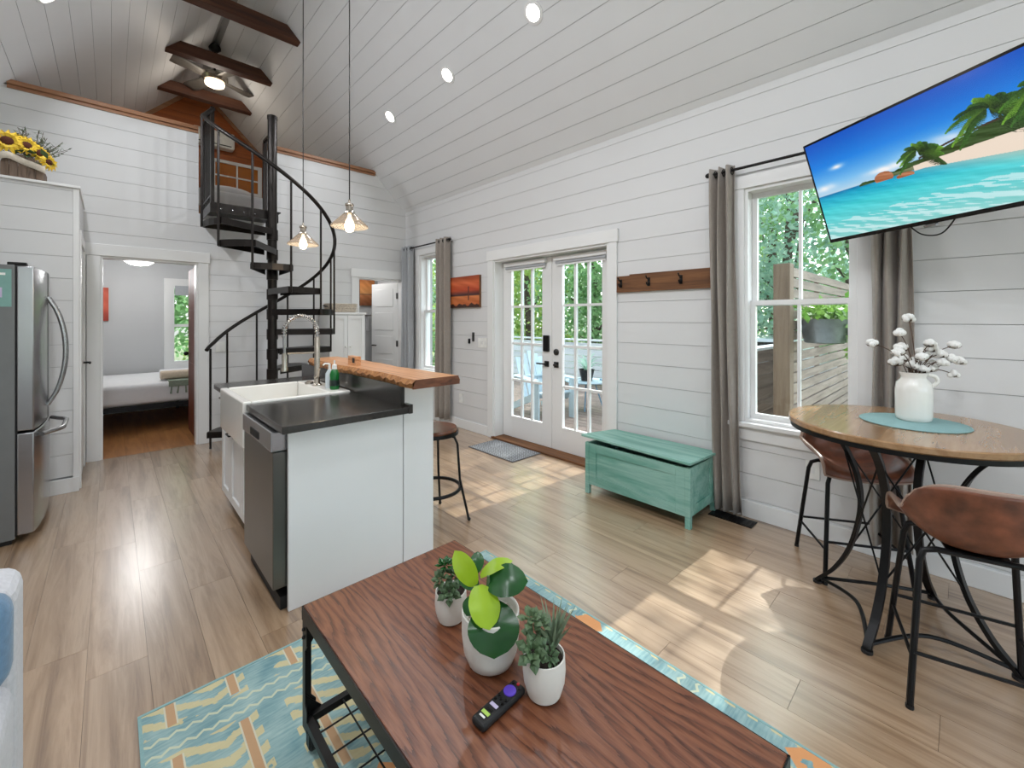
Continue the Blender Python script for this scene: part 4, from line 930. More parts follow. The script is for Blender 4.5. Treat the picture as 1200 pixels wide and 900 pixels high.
t = thing('folded_throw', (.78, 7.15, .576), 'sage green throw with tassels folded over the bed edge', 'blanket')
B().box(.53, 1.25, 6.93, 7.4, .577, .592).obj('fold', 'sage_cloth', t, bevel=.004)
q = B().box(.53, 1.25, 6.862, 6.93, .582, .592); q.box(.53, 1.25, 6.862, 6.872, .52, .582); q.obj('overhang', 'sage_cloth', t)
for i in range(10): B().tube([(.56+.07*i, 6.866, .525), (.56+.07*i+random.uniform(-.015, .015), 6.864, .43)], [.007, .012], 6).obj('tassel', 'sage_cloth', t)
for z, x, r, m, lab in ((.648, .42, .055, 'linen_beige', 'cream rolled towel on the sage throw, in front of the other roll'), (.652, .60, .058, 'linen_white', 'white rolled towel on the sage throw, behind the cream roll')):
    y = 7.08 if m == 'linen_beige' else 7.21; q = B(); q.cyl((.46, y, z), (1.02, y, z), r, n=20); o = q.obj('rolled_towel', m, bevel=.012, smooth=True); tag(o, lab, 'towel', 'rolled towels on the bed')
def redart(u, v): return lerp3(v, [(0, (150, 50, 36)), (.5, (206, 92, 66)), (1, (196, 84, 60))])+(noise2(u, v, 9, 9, 8)*10)[..., None]
art('bedroom_painting', redart, (-.40, 8.4175, 1.345), (.375, 0, 0), (0, 0, .475), (20, 20), .03, 'plain red orange canvas on the grey bedroom wall')
t = thing('bedroom_light', (.27, 7.4, 2.1), 'lit white bowl ceiling light in the bedroom', 'ceiling light')
B().lathe([(0, 2.16), (.165, 2.16), (.15, 2.12), (.09, 2.08), (0, 2.065)], (.27, 7.4, 0), 28).obj('bowl', 'lamp_bed', t, smooth=True)
B().lathe([(.06, 2.2795), (.06, 2.2), (.10, 2.19), (.10, 2.165), (0, 2.165)], (.27, 7.4, 0), 24).obj('canopy', 'trim_paint', t, smooth=True)
ld = bpy.data.lights.new('bedroom_lamp', 'POINT'); ld.energy = BED_W; ld.shadow_soft_size = .12; lo = bpy.data.objects.new('bedroom_lamp', ld); COL.objects.link(lo); lo.parent = t; lo.location = (0, 0, -.16)
dr = thing('door_5', (.72, YF+.15, 0), kind='structure')
B().box(.700, .738, YF+.145, YF+.145+.70, .01, 1.965).obj('door_leaf', 'door_wood', dr, bevel=.002)
for z0, z1 in ((.15, .85), (1.0, 1.85)): B().box(.693, .6999, YF+.26, YF+.73, z0, z1).obj('door_panel', 'door_wood', dr, bevel=.003)
B().ball((.672, YF+.79, .95), .026, 12, 8).obj('knob', 'black_steel', dr, smooth=True)

# ------------------------------------------------------------------ curtains and rods
def rod(name, y0, y1, z, label, group=None):
    t = thing(name, (XR-.07, (y0+y1)/2, z), label, 'curtain rod', group); x = XR-.075
    B().cyl((x, y0, z), (x, y1, z), .0095, n=12).obj('rod', 'dark_steel', t, smooth=True)
    for y in (y0, y1): B().ball((x, y, z), (.018, .022, .018), 12, 8).obj('finial', 'dark_steel', t, smooth=True)
    for y in (y0+.06, y1-.06): B().bar((x, y, z-.014), (XR-.001, y, z-.014), .012, .008).obj('bracket', 'dark_steel', t)
def curtain(y0, y1, ztop, zbot, waves, mat, label, amp=.035, spread=.06, shift=0):
    t = thing('curtain', (XR-.075, (y0+y1)/2, zbot), label, 'curtain'); q = B(); x = XR-.075
    ym = (y0+y1)/2
    def fn(u, v):
        hw = (y1-y0)/2*(1+spread*(1-v)); y = ym+shift*(1-v)**2-hw+2*hw*u; a = amp*(1-.12*math.sin(v*3+u*5))
        return (x+a*math.sin(2*PI*waves*u+.4*math.sin(v*2)), y+.006*math.sin(v*9+u*13), zbot+(ztop-zbot)*v)
    q.grid(fn, 24*waves, 16); q.obj('panel', mat, t, solid=.004, smooth=True)
    for i in range(2*waves):
        yy = y0+(y1-y0)*(i+.5)/(2*waves)*1.0
        B().tube([(x+.0+.024*math.cos(k*PI/6), yy, ztop-.04+.024*math.sin(k*PI/6)) for k in range(12)], .0035, 6, closed=True).obj('grommet', 'dark_steel', t, smooth=True)
rod('curtain_rod', .10, 1.275, 2.405, 'dark curtain rod above the window behind the television')
rod('curtain_rod', 4.50, 5.70, 2.39, 'dark curtain rod above the window in the far corner')
curtain(1.10, 1.265, 2.44, .03, 3, 'curtain', 'taupe curtain hanging beside the green bench', shift=-.045)
curtain(.20, .365, 2.44, .10, 3, 'curtain', 'taupe curtain hanging behind the round table and television')
curtain(4.52, 4.80, 2.425, .08, 3, 'curtain', 'taupe curtain hanging beside the orange sunset canvas')
curtain(5.44, 5.70, 2.425, .08, 3, 'curtain_grey', 'pale grey curtain hanging in the corner by the bathroom doorway')

# ------------------------------------------------------------------ hooks, switches, vent, mat
t = thing('coat_rack', (XR, 1.68, 1.6), 'rough brown wood coat rack board with iron hooks', 'coat rack')
B().prism([(2.074, 1.60), (1.268, 1.60), (1.268, 1.748), (1.95, 1.748), (1.95, 1.738), (2.074, 1.738)], lambda u, v, a: (XR-.0255+a, u, v), 0, .025).obj('board', 'barn_wood', t)
for y in (2.03, 1.77, 1.50):
    h = B().box(XR-.030, XR-.026, y-.012, y+.012, 1.64, 1.71).obj('hook_plate', 'black_steel', t, bevel=.002)
    q = B(); q.tube([(XR-.028, y, 1.695), (XR-.06, y, 1.70), (XR-.075, y, 1.722)], [.005, .005, .006], 8); q.tube([(XR-.028, y, 1.665), (XR-.05, y, 1.645), (XR-.062, y, 1.655), (XR-.064, y, 1.672)], [.005, .005, .005, .006], 8); q.obj('hook', 'black_steel', h, smooth=True)
def plate(y, z, w, h, label, cat, sw=2):
    t = thing('wall_plate', (XR, y, z), label, cat); B().box(XR-.007, XR-.0005, y-w/2, y+w/2, z-h/2, z+h/2).obj('plate', 'plastic_white', t, bevel=.002)
    for i in range(sw): yy = y+(i-(sw-1)/2)*.045; B().box(XR-.011, XR-.0072, yy-.008, yy+.008, z-.02, z+.02).obj('rocker', 'trim_paint', t)
plate(3.93, 1.09, .17, .115, 'white triple switch plate between the sunset canvas and the french doors', 'light switch', 3)
plate(4.36, .375, .075, .115, 'white outlet low on the shiplap beside the curtain near the corner', 'outlet', 1)
plate(.66, .42, .075, .115, 'white outlet under the window behind the round table', 'outlet', 1)
t = thing('wall_plate', (.90, YF, 1.06), 'white switch plate on the far wall beside the bedroom doorway', 'light switch'); B().box(.855, .945, YF-.007, YF-.0005, 1.0, 1.115).obj('plate', 'plastic_white', t, bevel=.002); B().box(.892, .908, YF-.011, YF-.0072, 1.04, 1.08).obj('rocker', 'trim_paint', t)
t = thing('key_holder', (XR, 4.16, 1.1), 'small dark key hook on the wall by the switch plate', 'key hook')
B().box(XR-.02, XR-.0005, 4.09, 4.115, 1.10, 1.21).obj('holder', 'bronze_hardware', t, bevel=.003); B().box(XR-.018, XR-.0005, 4.17, 4.20, 1.07, 1.13).obj('fob', 'black_steel', t, bevel=.004)
t = thing('floor_vent', (3.10, 1.10, 0), 'dark slotted floor vent by the baseboard under the curtain', 'vent')
B().box(3.05, 3.17, .96, 1.24, .0005, .005).obj('vent_frame', 'dark_steel', t, bevel=.001)
for i in range(9): B().box(3.06, 3.16, .975+.029*i, .99+.029*i, .0052, .0075).obj('slat', 'black_steel', t)
t = thing('door_mat', (2.99, 3.30, 0), 'thin grey woven mat in front of the french doors', 'mat')
B().box(2.79, 3.185, 2.96, 3.65, .0005, .008).obj('weave', 'doormat', t, bevel=.002)
q = B()
for i in range(14):
    for j in range(24): q.ball((2.815+.0265*i, 2.985+.0278*j, .0083), (.008, .008, .0022), 6, 4)
tag(q.obj('raised_nubs', 'curtain_grey', t), kind='stuff')

# ------------------------------------------------------------------ green bench chest
bx0, bx1, by0, by1 = 2.735, 3.165, 1.225, 2.065
t = thing('storage_bench', (2.95, 1.64, 0), 'green painted wooden storage bench with its lid slightly ajar', 'bench')
for x in (bx0, bx1-.035):
    for y in (by0, by1-.035): B().prism([(x, 0), (x+.035, 0), (x+.035, .40), (x, .40)], lambda u, v, a, y=y: (u, y+a, v), 0, .035).obj('leg', 'teal_wood', t, bevel=.003)
def panel(axis, c, u0, u1, z0, z1):
    """framed panel: rails, stiles and a set-back field"""
    out = -1; th_ = .018; w = .065
    def bxx(a, b, z_0, z_1, d0, d1): return (c+d0, c+d1, a, b, z_0, z_1) if axis == 'x' else (a, b, c+d0, c+d1, z_0, z_1)
    for a, b in ((u0, u0+w), (u1-w, u1)): B().box(*bxx(a, b, z0, z1, .006, .024)).obj('stile', 'teal_wood', t, bevel=.002)
    for a, b in ((z0, z0+w), (z1-w, z1)): B().box(*bxx(u0+w+.0003, u1-w-.0003, a, b, .0062, .0238)).obj('rail', 'teal_wood', t, bevel=.002)
    B().box(*bxx(u0+w+.0003, u1-w-.0003, z0+w+.0003, z1-w-.0003, .014, .022)).obj('field', 'teal_wood', t)
panel('x', bx0-.002, by0+.0355, by1-.0355, .075, .395); panel('x', bx1-.028, by0+.0355, by1-.0355, .075, .395)
panel('y', by0-.002, bx0+.0355, bx1-.0355, .075, .395); panel('y', by1-.028, bx0+.0355, bx1-.0355, .075, .395)
B().box(bx0+.03, bx1-.03, by0+.03, by1-.03, .08, .095).obj('bottom', 'teal_wood', t)
ld_ = B(); lz0, lz1 = .432, .470
ld_.add([(bx0-.03, by0-.012, .427), (bx1+.01, by0-.012, .402), (bx1+.01, by1+.015, .402), (bx0-.03, by1+.015, .447), (bx0-.03, by0-.012, .445), (bx1+.01, by0-.012, .42), (bx1+.01, by1+.015, .42), (bx0-.03, by1+.015, .465)], [(3,2,1,0),(4,5,6,7),(0,1,5,4),(1,2,6,5),(2,3,7,6),(3,0,4,7)])
ld_.obj('lid', 'teal_wood', t, bevel=.003)

# ------------------------------------------------------------------ round bar table
TX, TY, TZ = 2.60, .195, .90
t = thing('round_table', (TX, TY, 0), 'round wooden bar table on curved black iron legs by the window', 'table')
B().lathe([(0, TZ-.03), (.425, TZ-.03), (.432, TZ-.024), (.432, TZ-.005), (.427, TZ), (0, TZ)], (TX, TY, 0), 64).obj('tabletop', 'table_oak', t, smooth=True)
B().lathe([(.38, TZ-.05), (.424, TZ-.05), (.424, TZ-.0305), (.38, TZ-.0305), (.38, TZ-.05)], (TX, TY, 0), 64, cap=False).obj('top_ring', 'black_steel', t, smooth=True)
LP = [(.345, .012), (.335, .03), (.27, .11), (.205, .24), (.165, .40), (.158, .52), (.18, .64), (.235, .76), (.31, TZ-.052)]
angs = [math.radians(76+90*k) for k in range(4)]
def lpt(k, i, dr=0): r, z = LP[i]; return Vector((TX+(r+dr)*math.cos(angs[k]), TY+(r+dr)*math.sin(angs[k]), z))
def spl(pts, n=6):
    out = []; P = [Vector(p) for p in pts]
    for i in range(len(P)-1):
        p0, p1, p2, p3 = P[max(i-1, 0)], P[i], P[i+1], P[min(i+2, len(P)-1)]
        for j in range(n):
            u = j/n; out.append(.5*((2*p1)+(p2-p0)*u+(2*p0-5*p1+4*p2-p3)*u*u+(3*p1-p0-3*p2+p3)*u**3))
    return out+[P[-1]]
for k in range(4):
    pts = spl([lpt(k, i) for i in range(len(LP))]); rad = Vector((math.cos(angs[k]), math.sin(angs[k]), 0)); tan = Vector((-rad.y, rad.x, 0)); q = B(); vs = []
    for i, p in enumerate(pts):
        d = (pts[min(i+1, len(pts)-1)]-pts[max(i-1, 0)]).normalized(); nn = tan.cross(d).normalized()
        vs += [p+tan*a*.015+nn*b*.008 for a, b in ((-1,-1),(1,-1),(1,1),(-1,1))]
    m = len(pts); fs = [(4*i+j, 4*i+(j+1) % 4, 4*i+4+(j+1) % 4, 4*i+4+j) for i in range(m-1) for j in range(4)]+[(3,2,1,0), (4*m-4, 4*m-3, 4*m-2, 4*m-1)]
    q.add(vs, fs); l = q.obj('leg', 'black_steel', t, bevel=.002)
    B().box(-.02, .02, -.02, .02, 0, .012); B().lathe([(0, 0), (.02, 0), (.02, .012), (0, .012)], lpt(k, 0)-Vector((0, 0, .012)), 14).obj('foot_pad', 'black_rubber', l)
    k2 = (k+1) % 4
    a, b = lpt(k, 1), lpt(k2, 1); mid = (a+b)/2; c = Vector((TX, TY, 0)); up = mid+(c-mid)*.25+Vector((0, 0, .045))
    B().tube(spl([a, up, b], 8), .0085, 8).obj('foot_stretcher', 'black_steel', t, smooth=True)
    B().tube([lpt(k, 3), lpt(k2, 7)], .004, 6).obj('cross_rod', 'black_steel', t, smooth=True); B().tube([lpt(k, 7), lpt(k2, 3)], .004, 6).obj('cross_rod', 'black_steel', t, smooth=True)
# placemat, vase, cotton
vx, vy = 2.70, .165
t = thing('placemat', (2.66, .165, TZ), 'round pale teal woven placemat on the round table', 'placemat')
B().lathe([(0, TZ+.0005), (.185, TZ+.0005), (.188, TZ+.003), (.185, TZ+.005), (0, TZ+.005)], (2.645, .165, 0), 48).obj('mat', 'teal_mat', t, smooth=True)
B().tube([(2.645+.186*math.cos(i*PI/24), .165+.186*math.sin(i*PI/24), TZ+.0035) for i in range(48)], .0028, 6, closed=True).obj('rim', 'teal_mat', t, smooth=True)
t = thing('vase', (vx, vy, TZ+.005), 'white ceramic jug vase on the teal placemat', 'vase'); vz = TZ+.0055
VP = [(0, 0), (.060, 0), (.067, .006), (.070, .02), (.071, .12), (.066, .152), (.05, .168), (.047, .178), (.055, .194), (.056, .197), (.051, .196), (.042, .178), (.04, .16), (0, .15)]
B().lathe([(r*.93, vz+h*1.12) for r, h in VP], (vx, vy, 0), 36).obj('body', 'ceramic', t, smooth=True)
hd = Vector((.35, -.94, 0)); hb = Vector((vx, vy, vz))
B().tube(spl([hb+hd*.048+Vector((0, 0, .21)), hb+hd*.076+Vector((0, 0, .202)), hb+hd*.082+Vector((0, 0, .178)), hb+hd*.062+Vector((0, 0, .158))], 5), .008, 8).obj('handle', 'ceramic', t, smooth=True)
RG = Vector((math.cos(YAW), -math.sin(YAW), 0)); FWD = Vector((math.sin(YAW), math.cos(YAW), 0))
def to3(px, py, x0=vx, y0=vy):
    """point on the upright plane through the vase that a photo pixel looks at"""
    d = FWD+RG*((px-600)/500)+Vector((0, 0, (374-py)/500)); D = Vector((x0, y0, 0)).dot(FWD); return Vector((0, 0, 1.37))+d*D
ST = [(1073, 373), (1063, 390), (1033, 403), (1042, 412), (1060, 413), (1080, 402), (1073, 418), (1090, 414), (1099, 415), (1124, 405), (1137, 424), (1107, 437), (1094, 432), (1069, 428), (1055, 425), (1084, 424), (1101, 428), (1078, 433), (1066, 408), (1086, 408), (1110, 420), (1096, 424), (1064, 420), (1088, 432)]
for i, (px, py) in enumerate(ST):
    off = FWD*random.uniform(-.05, .05); e = to3(px, py)+off; b0 = Vector((vx+random.uniform(-.02, .02), vy+random.uniform(-.02, .02), vz+.19)); md = b0.lerp(e, .55)+Vector((0, 0, .03))
    c = thing('cotton_stem', b0, 'brown cotton stem with white bolls standing in the white vase', 'cotton stem', 'cotton stems in the vase')
    B().tube(spl([b0, md, e], 5), .002, 5).obj('stem', 'twig', c)
    q = B(); r = random.uniform(.017, .022)
    for k in range(5):
        a = k*2*PI/5+i; q.ball(e+Vector((math.cos(a)*r*.62, math.sin(a)*r*.62, random.uniform(-.3, .4)*r)), r*.72, 8, 6)
    q.ball(e+Vector((0, 0, r*.5)), r*.7, 8, 6); q.obj('boll', 'cotton', c, smooth=True)
    q = B()
    for k in range(4):
        a = k*PI/2+.4; d = Vector((math.cos(a), math.sin(a), 0)); s_ = Vector((-d.y, d.x, 0))*.006; p0 = e-Vector((0, 0, r*.9)); q.add([p0-s_*.5, p0+d*r*.9+s_+Vector((0,0,.004)), p0+d*r*1.5+Vector((0, 0, r*.8)), p0+d*r*.9-s_+Vector((0,0,.004))], [(0, 1, 2, 3)])
    q.obj('husk', 'twig', c)

# ------------------------------------------------------------------ leather counter stools
def leather_stool(loc, rz, label):
    t = thing('leather_stool', loc, label, 'stool', 'leather stools at the round table', rz); M = world_of(t)
    def P(x, y, z): return tuple(M @ Vector((x, y, z)))
    # local +y is forward; profile from the front lip over the seat up the back
    prof = [(.195, .548), (.185, .568), (.14, .576), (.06, .566), (-.05, .562), (-.12, .574), (-.165, .61), (-.19, .67), (-.205, .735), (-.215, .805)]
    sp_ = spl([(0, y, z) for y, z in prof], 4); n = len(sp_)
    def fn(u, v):
        i = v*(n-1); k = min(int(i), n-2); p = sp_[k].lerp(sp_[k+1], i-k); s = u*2-1
        hw = .205-.03*max(0, v-.62)/.38-.012*(1-v)
        if v > .8: hw *= math.cos((v-.8)/.2*.45)
        lift = (abs(s)**2.6)*(.02+.085*math.sin(PI*min(1, v/.95))**1.5)*(1-.85*max(0, v-.75)/.25); fw_ = (abs(s)**2.4)*.075*max(0, min(1, (v-.45)/.3))
        edge_drop = -.05*(abs(s)**4)*max(0, (v-.85)/.15)
        return P(s*hw, p.y+fw_, p.z+lift*(1-.7*max(0, (v-.6)/.4))+edge_drop)
    q = B(); q.grid(fn, 20, 30); sh = q.obj('seat_shell', 'leather', t, solid=.016, smooth=True); 
    rim = [fn(0, j/30) for j in range(31)]+[fn(i/20, 1) for i in range(1, 20)]+[fn(1, 1-j/30) for j in range(31)]+[fn(1-i/20, 0) for i in range(1, 20)]
    B().tube(rim, .0086, 6, closed=True).obj('seam_edge', 'leather_edge', sh, smooth=True)
    for s in (1, -1):                      # front and back bent tube frames
        y0, y1 = s*.118, s*.193
        pts = [(-.193, y1, .008), (-.154, y0*1.06, .50), (-.142, y0, .538), (-.11, y0, .5495), (.11, y0, .5495), (.142, y0, .538), (.154, y0*1.06, .50), (.193, y1, .008)]
        B().tube([P(*p) for p in pts], .0105, 8).obj('leg_frame', 'black_steel', t, smooth=True)
    for a, b, z in (((-.176, .17), (.176, .17), .21), ((-.178, -.173), (.178, -.173), .19), ((-.18, .176), (-.18, -.176), .165), ((.18, .176), (.18, -.176), .165)):
        B().tube([P(a[0], a[1], z), P(b[0], b[1], z)], .0065, 6).obj('foot_rail', 'black_steel', t, smooth=True)
    for x in (-.193, .193):
        for y in (-.193, .193): B().cyl(P(x, y, 0), P(x, y, .012), .012, n=10).obj('foot_cap', 'black_rubber', t)
    B().bar(P(0, -.12, .5505), P(0, .12, .5505), .16, .006).obj('seat_plate', 'black_steel', t)
def facing(dx, dy): return math.atan2(-dx, dy)
leather_stool((2.955, .435, 0), facing(-.85, -.52), 'brown leather stool pushed in under the table beside the window')
leather_stool((2.285, -.005, 0), facing(.97, .24), 'brown leather stool with its back to the coffee table')

# ------------------------------------------------------------------ television
Wt = Vector((.548, .836, 0)).normalized(); TLc = Vector((2.835, .629, 2.34)); BLc = Vector((2.987, .529, 1.803)); Ut = (TLc-BLc); hgt = Ut.length; Ut.normalize()
Nt = Wt.cross(Ut).normalized()
if Nt.x > 0: Nt = -Nt
wid = hgt*1.745; BR = BLc-Wt*wid
tv = thing('television', BLc-Wt*wid/2, 'flat television showing a palm beach, tilted out on a wall arm', 'television')
def slab(O, U, V, N, d): q = B(); P = [O, O+U, O+U+V, O+V]; q.add(P+[p-N*d for p in P], [(0,1,2,3), (7,6,5,4), (4,5,1,0), (5,6,2,1), (6,7,3,2), (7,4,0,3)]); return q
slab(BR, Wt*wid, Ut*hgt, Nt, .028).obj('case', 'black_gloss', tv, bevel=.002)
slab(BR+Wt*wid*.2+Ut*hgt*.08-Nt*.0285, Wt*wid*.6, Ut*hgt*.55, Nt, .035).obj('rear_housing', 'black_rubber', tv, bevel=.01)
def dab(c, x, y, rx, ry, col):
    """paint one elliptical dab into the picture array"""
    H_, W__ = c.shape[:2]; x = 1-x; x0, x1, y0, y1 = int((x-rx)*W__), int((x+rx)*W__)+1, int((y-ry)*H_), int((y+ry)*H_)+1
    c[max(0, y0):max(0, y1), max(0, x0):max(0, x1)] = col
def palm(c, u, v, x, y, size, seed, asp):
    r = np.random.default_rng(seed)
    for k in range(12):
        a = -.45+k*(PI+.9)/11+r.uniform(-.1, .1); L = size*r.uniform(.8, 1.1); base = np.array([(34, 66, 26), (62, 104, 34), (88, 130, 42), (46, 84, 30)][k % 4])
        for t_ in np.linspace(.05, 1, 34):
            px, py = x+math.cos(a)*L*t_/asp, y+math.sin(a)*L*t_*.9-.55*L*t_*t_
            dab(c, px, py, .002, .004, base*.8)
            ln = size*.42*math.sin(PI*min(1, t_*.85+.12))
            for sd_ in (-1, 1):
                da = a+sd_*.9-1.1*t_
                for w in np.linspace(.1, 1, 9):
                    dab(c, px+math.cos(da)*ln*w*.55/asp, py+math.sin(da)*ln*w*.5-ln*w*w*.55, .0018*(1.2-w), .0036*(1.2-w), np.clip(base*(.75+.5*t_)*(1+.25*sd_*w)+r.uniform(-14, 14), 0, 255))
def beach(u, v):
    asp = 1.745; c = lerp3(v, [(0, (150, 220, 216)), (.3, (70, 212, 220)), (.42, (24, 170, 206)), (.455, (20, 120, 176)), (.46, (190, 220, 240)), (.55, (128, 196, 246)), (.75, (30, 132, 230)), (1, (10, 84, 196))])
    n1 = noise2(u, v, 60, 120, 2); n2 = noise2(u, v, 26, 40, 12); sea = v < .455
    c = np.where(sea[..., None], c+(n1*10+n2*8)[..., None], c)
    wav = (v < .16+.09*u+.02*noise2(u, v, 20, 9, 4)) & (n1+n2*.8 > .1); c[wav] = c[wav]*.35+np.array([226, 246, 248])*.65
    cl_ = np.exp(-(((u-.15)/.035)**2+((v-.70)/.022)**2))+np.exp(-(((u-.05)/.06)**2+((v-.53)/.03)**2))+np.exp(-(((u-.40)/.10)**2+((v-.53)/.03)**2))+.8*np.exp(-(((u-.62)/.12)**2+((v-.58)/.05)**2))
    m = (~sea)[..., None]; c = np.where(m, c+(np.clip(cl_*(1+.4*n2), 0, 1)[..., None])*(np.array([250, 250, 252])-c), c)
    hill = np.clip((u-.22)*.34, 0, 1)*(.6+.4*np.clip((u-.3)*2, 0, 1)); hm = (v > .44) & (v < .455+hill*.75+.012*noise2(u, v, 50, 10, 7)) & (u > .24)
    c[hm] = np.array([52, 78, 34])+(n1[hm]*22)[..., None]
    sand = (v < .47+.02*(u-.5)) & (u > .30+(.47-v)*2.6+.03*n2*.3) ; f = np.clip((u-(.30+(.47-v)*2.6))*3, 0, 1)
    c = np.where(sand[..., None], c*(1-f[..., None]*.85)+np.array([236, 214, 190])*(f[..., None]*.85), c)
    beach_ = (v < .475+.05*(u-.5)) & (v > .43-.25*np.clip(u-.55, 0, 1)) & (u > .5); c[beach_] = np.array([244, 226, 208])
    for (x, y, a, b) in ((.365, .455, .045, .055), (.46, .42, .04, .025)):
        k = (((u-x)/a)**2+((v-y)/b)**2 < 1) & (v > y-b*.5); c[k] = np.array([176, 112, 76])+(n1[k]*26)[..., None]
    tr = (np.abs(v-(.52+.10*(u-.53)+.06*np.sin((u-.53)*5))) < .008) & (u > .53) & (u < 1); c[tr] = (70, 52, 40)
    palm(c, u, v, .53, .585, .17, 1, asp); palm(c, u, v, .80, .70, .27, 2, asp); palm(c, u, v, .97, .72, .25, 3, asp); return c
bz = .012
printed('screen', lambda u, v: beach(1-u, v), BR+Wt*bz+Ut*(bz+.008)+Nt*.0012, Wt*(wid-2*bz), Ut*(hgt-2*bz-.008), (520, 298), 'screen_print', tv)
q = B(); cbt = BR+Wt*wid*.5; q.obox(cbt+Ut*.004-Ut*.012-Nt*.010, (.05, .02, .012), Matrix((Wt, Nt, Ut)).transposed()); q.obj('badge', 'steel', tv, bevel=.002)
q = B(); q.tube(spl([cbt+Wt*.11-Nt*.03+Ut*.02, cbt+Wt*.06-Nt*.03-Ut*.045, cbt-Wt*.02-Nt*.03-Ut*.055, cbt-Wt*.10-Nt*.03+Ut*.02], 8), .0032, 6); q.obj('cable', 'black_rubber', tv, smooth=True)
am = thing('tv_mount', (XR, .10, 2.05), 'black folding wall arm holding the television', 'tv mount')
ctr = BR+Wt*wid*.5+Ut*hgt*.5-Nt*.066; ar = Vector((XR-.05, .02, ctr.z)); el = Vector((3.0, -.22, ctr.z))
q = B(); q.box(XR-.025, XR-.0005, -.06, .10, ctr.z-.12, ctr.z+.12); q.obj('wall_plate', 'black_steel', am)
B().bar((XR-.025, .02, ctr.z), el, .03, .05).obj('arm', 'black_steel', am); B().bar(el, ctr-Nt*.02, .03, .05).obj('arm', 'black_steel', am)
slab(ctr-Wt*.1-Ut*.1+Nt*.001, Wt*.2, Ut*.2, Nt, .018).obj('vesa_plate', 'black_steel', am)

# ------------------------------------------------------------------ rug and coffee table
rg = thing('rug', (.84, .84, 0), 'teal and yellow woven rug under the coffee table', 'rug')
RU = B(); nx, ny = 40, 56
RU.grid(lambda u, v: (.075+1.525*u, -.25+2.18*v, .0095+.0012*math.sin(v*30+u*4)*(1 if .02 < u < .98 else 0)), nx, ny)
RU.box(.076, 1.599, -.249, 1.929, .0006, .0078); RU.obj('pile', 'rug', rg)
q = B().box(.066, 1.609, 1.928, 1.938, .0006, .011); q.box(.066, .0755, -.25, 1.928, .0006, .0105); q.box(1.5995, 1.609, -.25, 1.928, .0006, .0105); q.obj('binding', 'teal_mat', rg)
RZ = .0112
CX0, CX1, CY0, CY1, CZ = .44, 1.03, .25, 1.44, .465
ct = thing('coffee_table', ((CX0+CX1)/2, (CY0+CY1)/2, RZ), 'industrial coffee table with grained brown top and black iron caster frame', 'coffee table')
B().box(CX0+.004, CX1-.004, CY0+.004, CY1-.004, CZ-.022, CZ).obj('tabletop', 'coffee_wood', ct, bevel=.003)
q = B()
for a in ((CX0, CX1, CY0, CY0+.0035), (CX0, CX1, CY1-.0035, CY1), (CX0, CX0+.0035, CY0, CY1), (CX1-.0035, CX1, CY0, CY1)): q.box(*a, CZ-.045, CZ-.003)
q.box(CX0+.004, CX1-.004, CY0+.004, CY0+.04, CZ-.026, CZ-.0225); q.box(CX0+.004, CX1-.004, CY1-.04, CY1-.004, CZ-.026, CZ-.0225); q.obj('apron_frame', 'black_steel', ct)
for sx, x in ((1, CX0), (-1, CX1)):
    for sy, y in ((1, CY0), (-1, CY1)):
        q = B(); w = .038
        q.prism([(0, CZ-.046), (w, CZ-.046), (w, CZ-.11), (w*.62, CZ-.13), (w*.62, .17), (w, .15), (w, .085), (0, .085)], lambda u, v, a, x=x, y=y, sx=sx, sy=sy: (x+sx*(.004+u), y+sy*(.001+a), v), 0, .0035)
        q.prism([(0, CZ-.046), (w, CZ-.046), (w, CZ-.11), (w*.62, CZ-.13), (w*.62, .17), (w, .15), (w, .085), (0, .085)], lambda u, v, a, x=x, y=y, sx=sx, sy=sy: (x+sx*(.001+a), y+sy*(.0045+u), v), 0, .0035)
        l = q.obj('leg', 'black_steel', ct)
        for z in (CZ-.065, CZ-.09): B().ball((x-sx*.001, y+sy*.022, z), .006, 8, 6).obj('rivet', 'dark_steel', l)
        # caster
        cx, cy = x+sx*.024, y+sy*.024
        q = B(); q.box(cx-.018, cx+.018, cy-.018, cy+.018, .078, .0845); q.box(cx-.014, cx-.011, cy-.013, cy+.013, .026, .078); q.box(cx+.011, cx+.014, cy-.013, cy+.013, .026, .078); c = q.obj('caster', 'dark_steel', ct)
        R = Matrix.Rotation(PI/2, 3, 'Y'); B().lathe([(0, -.010), (.022, -.010), (.025, -.006), (.025, .006), (.022, .010), (0, .010)], (cx, cy, RZ+.026), 20, R).obj('wheel', 'black_rubber', c, smooth=True)
        g = B(); g.prism([(0, 0), (.05, 0), (0, .06)], lambda u, v, a, x=x, y=y, sx=sx, sy=sy: (x+sx*(.01+u), y+sy*.006+sy*a, .118+v), 0, .003); g.obj('gusset', 'black_steel', l)
zs = .11
for a, b in (((CX0+.02, CY0+.02), (CX1-.02, CY0+.02)), ((CX0+.02, CY1-.02), (CX1-.02, CY1-.02)), ((CX0+.012, CY0+.02), (CX0+.012, CY1-.02)), ((CX1-.012, CY0+.02), (CX1-.012, CY1-.02))):
    B().bar((a[0], a[1], zs), (b[0], b[1], zs), .022, .022).obj('shelf_rail', 'black_steel', ct)
for i in range(1, 5): x = CX0+(CX1-CX0)*i/5; B().cyl((x, CY0+.02, zs+.004), (x, CY1-.02, zs+.004), .0028, n=6).obj('shelf_wire', 'black_steel', ct)
for i in range(1, 13): y = CY0+(CY1-CY0)*i/13; B().cyl((CX0+.012, y, zs-.001), (CX1-.012, y, zs-.001), .0028, n=6).obj('shelf_wire', 'black_steel', ct)
t = thing('striped_box', (.62, .94, zs+.008), 'red and white striped game box on the wire shelf of the coffee table', 'box')
B().box(.50, .74, .84, 1.06, zs+.0085, zs+.045).obj('body', 'plastic_white', t, bevel=.002)
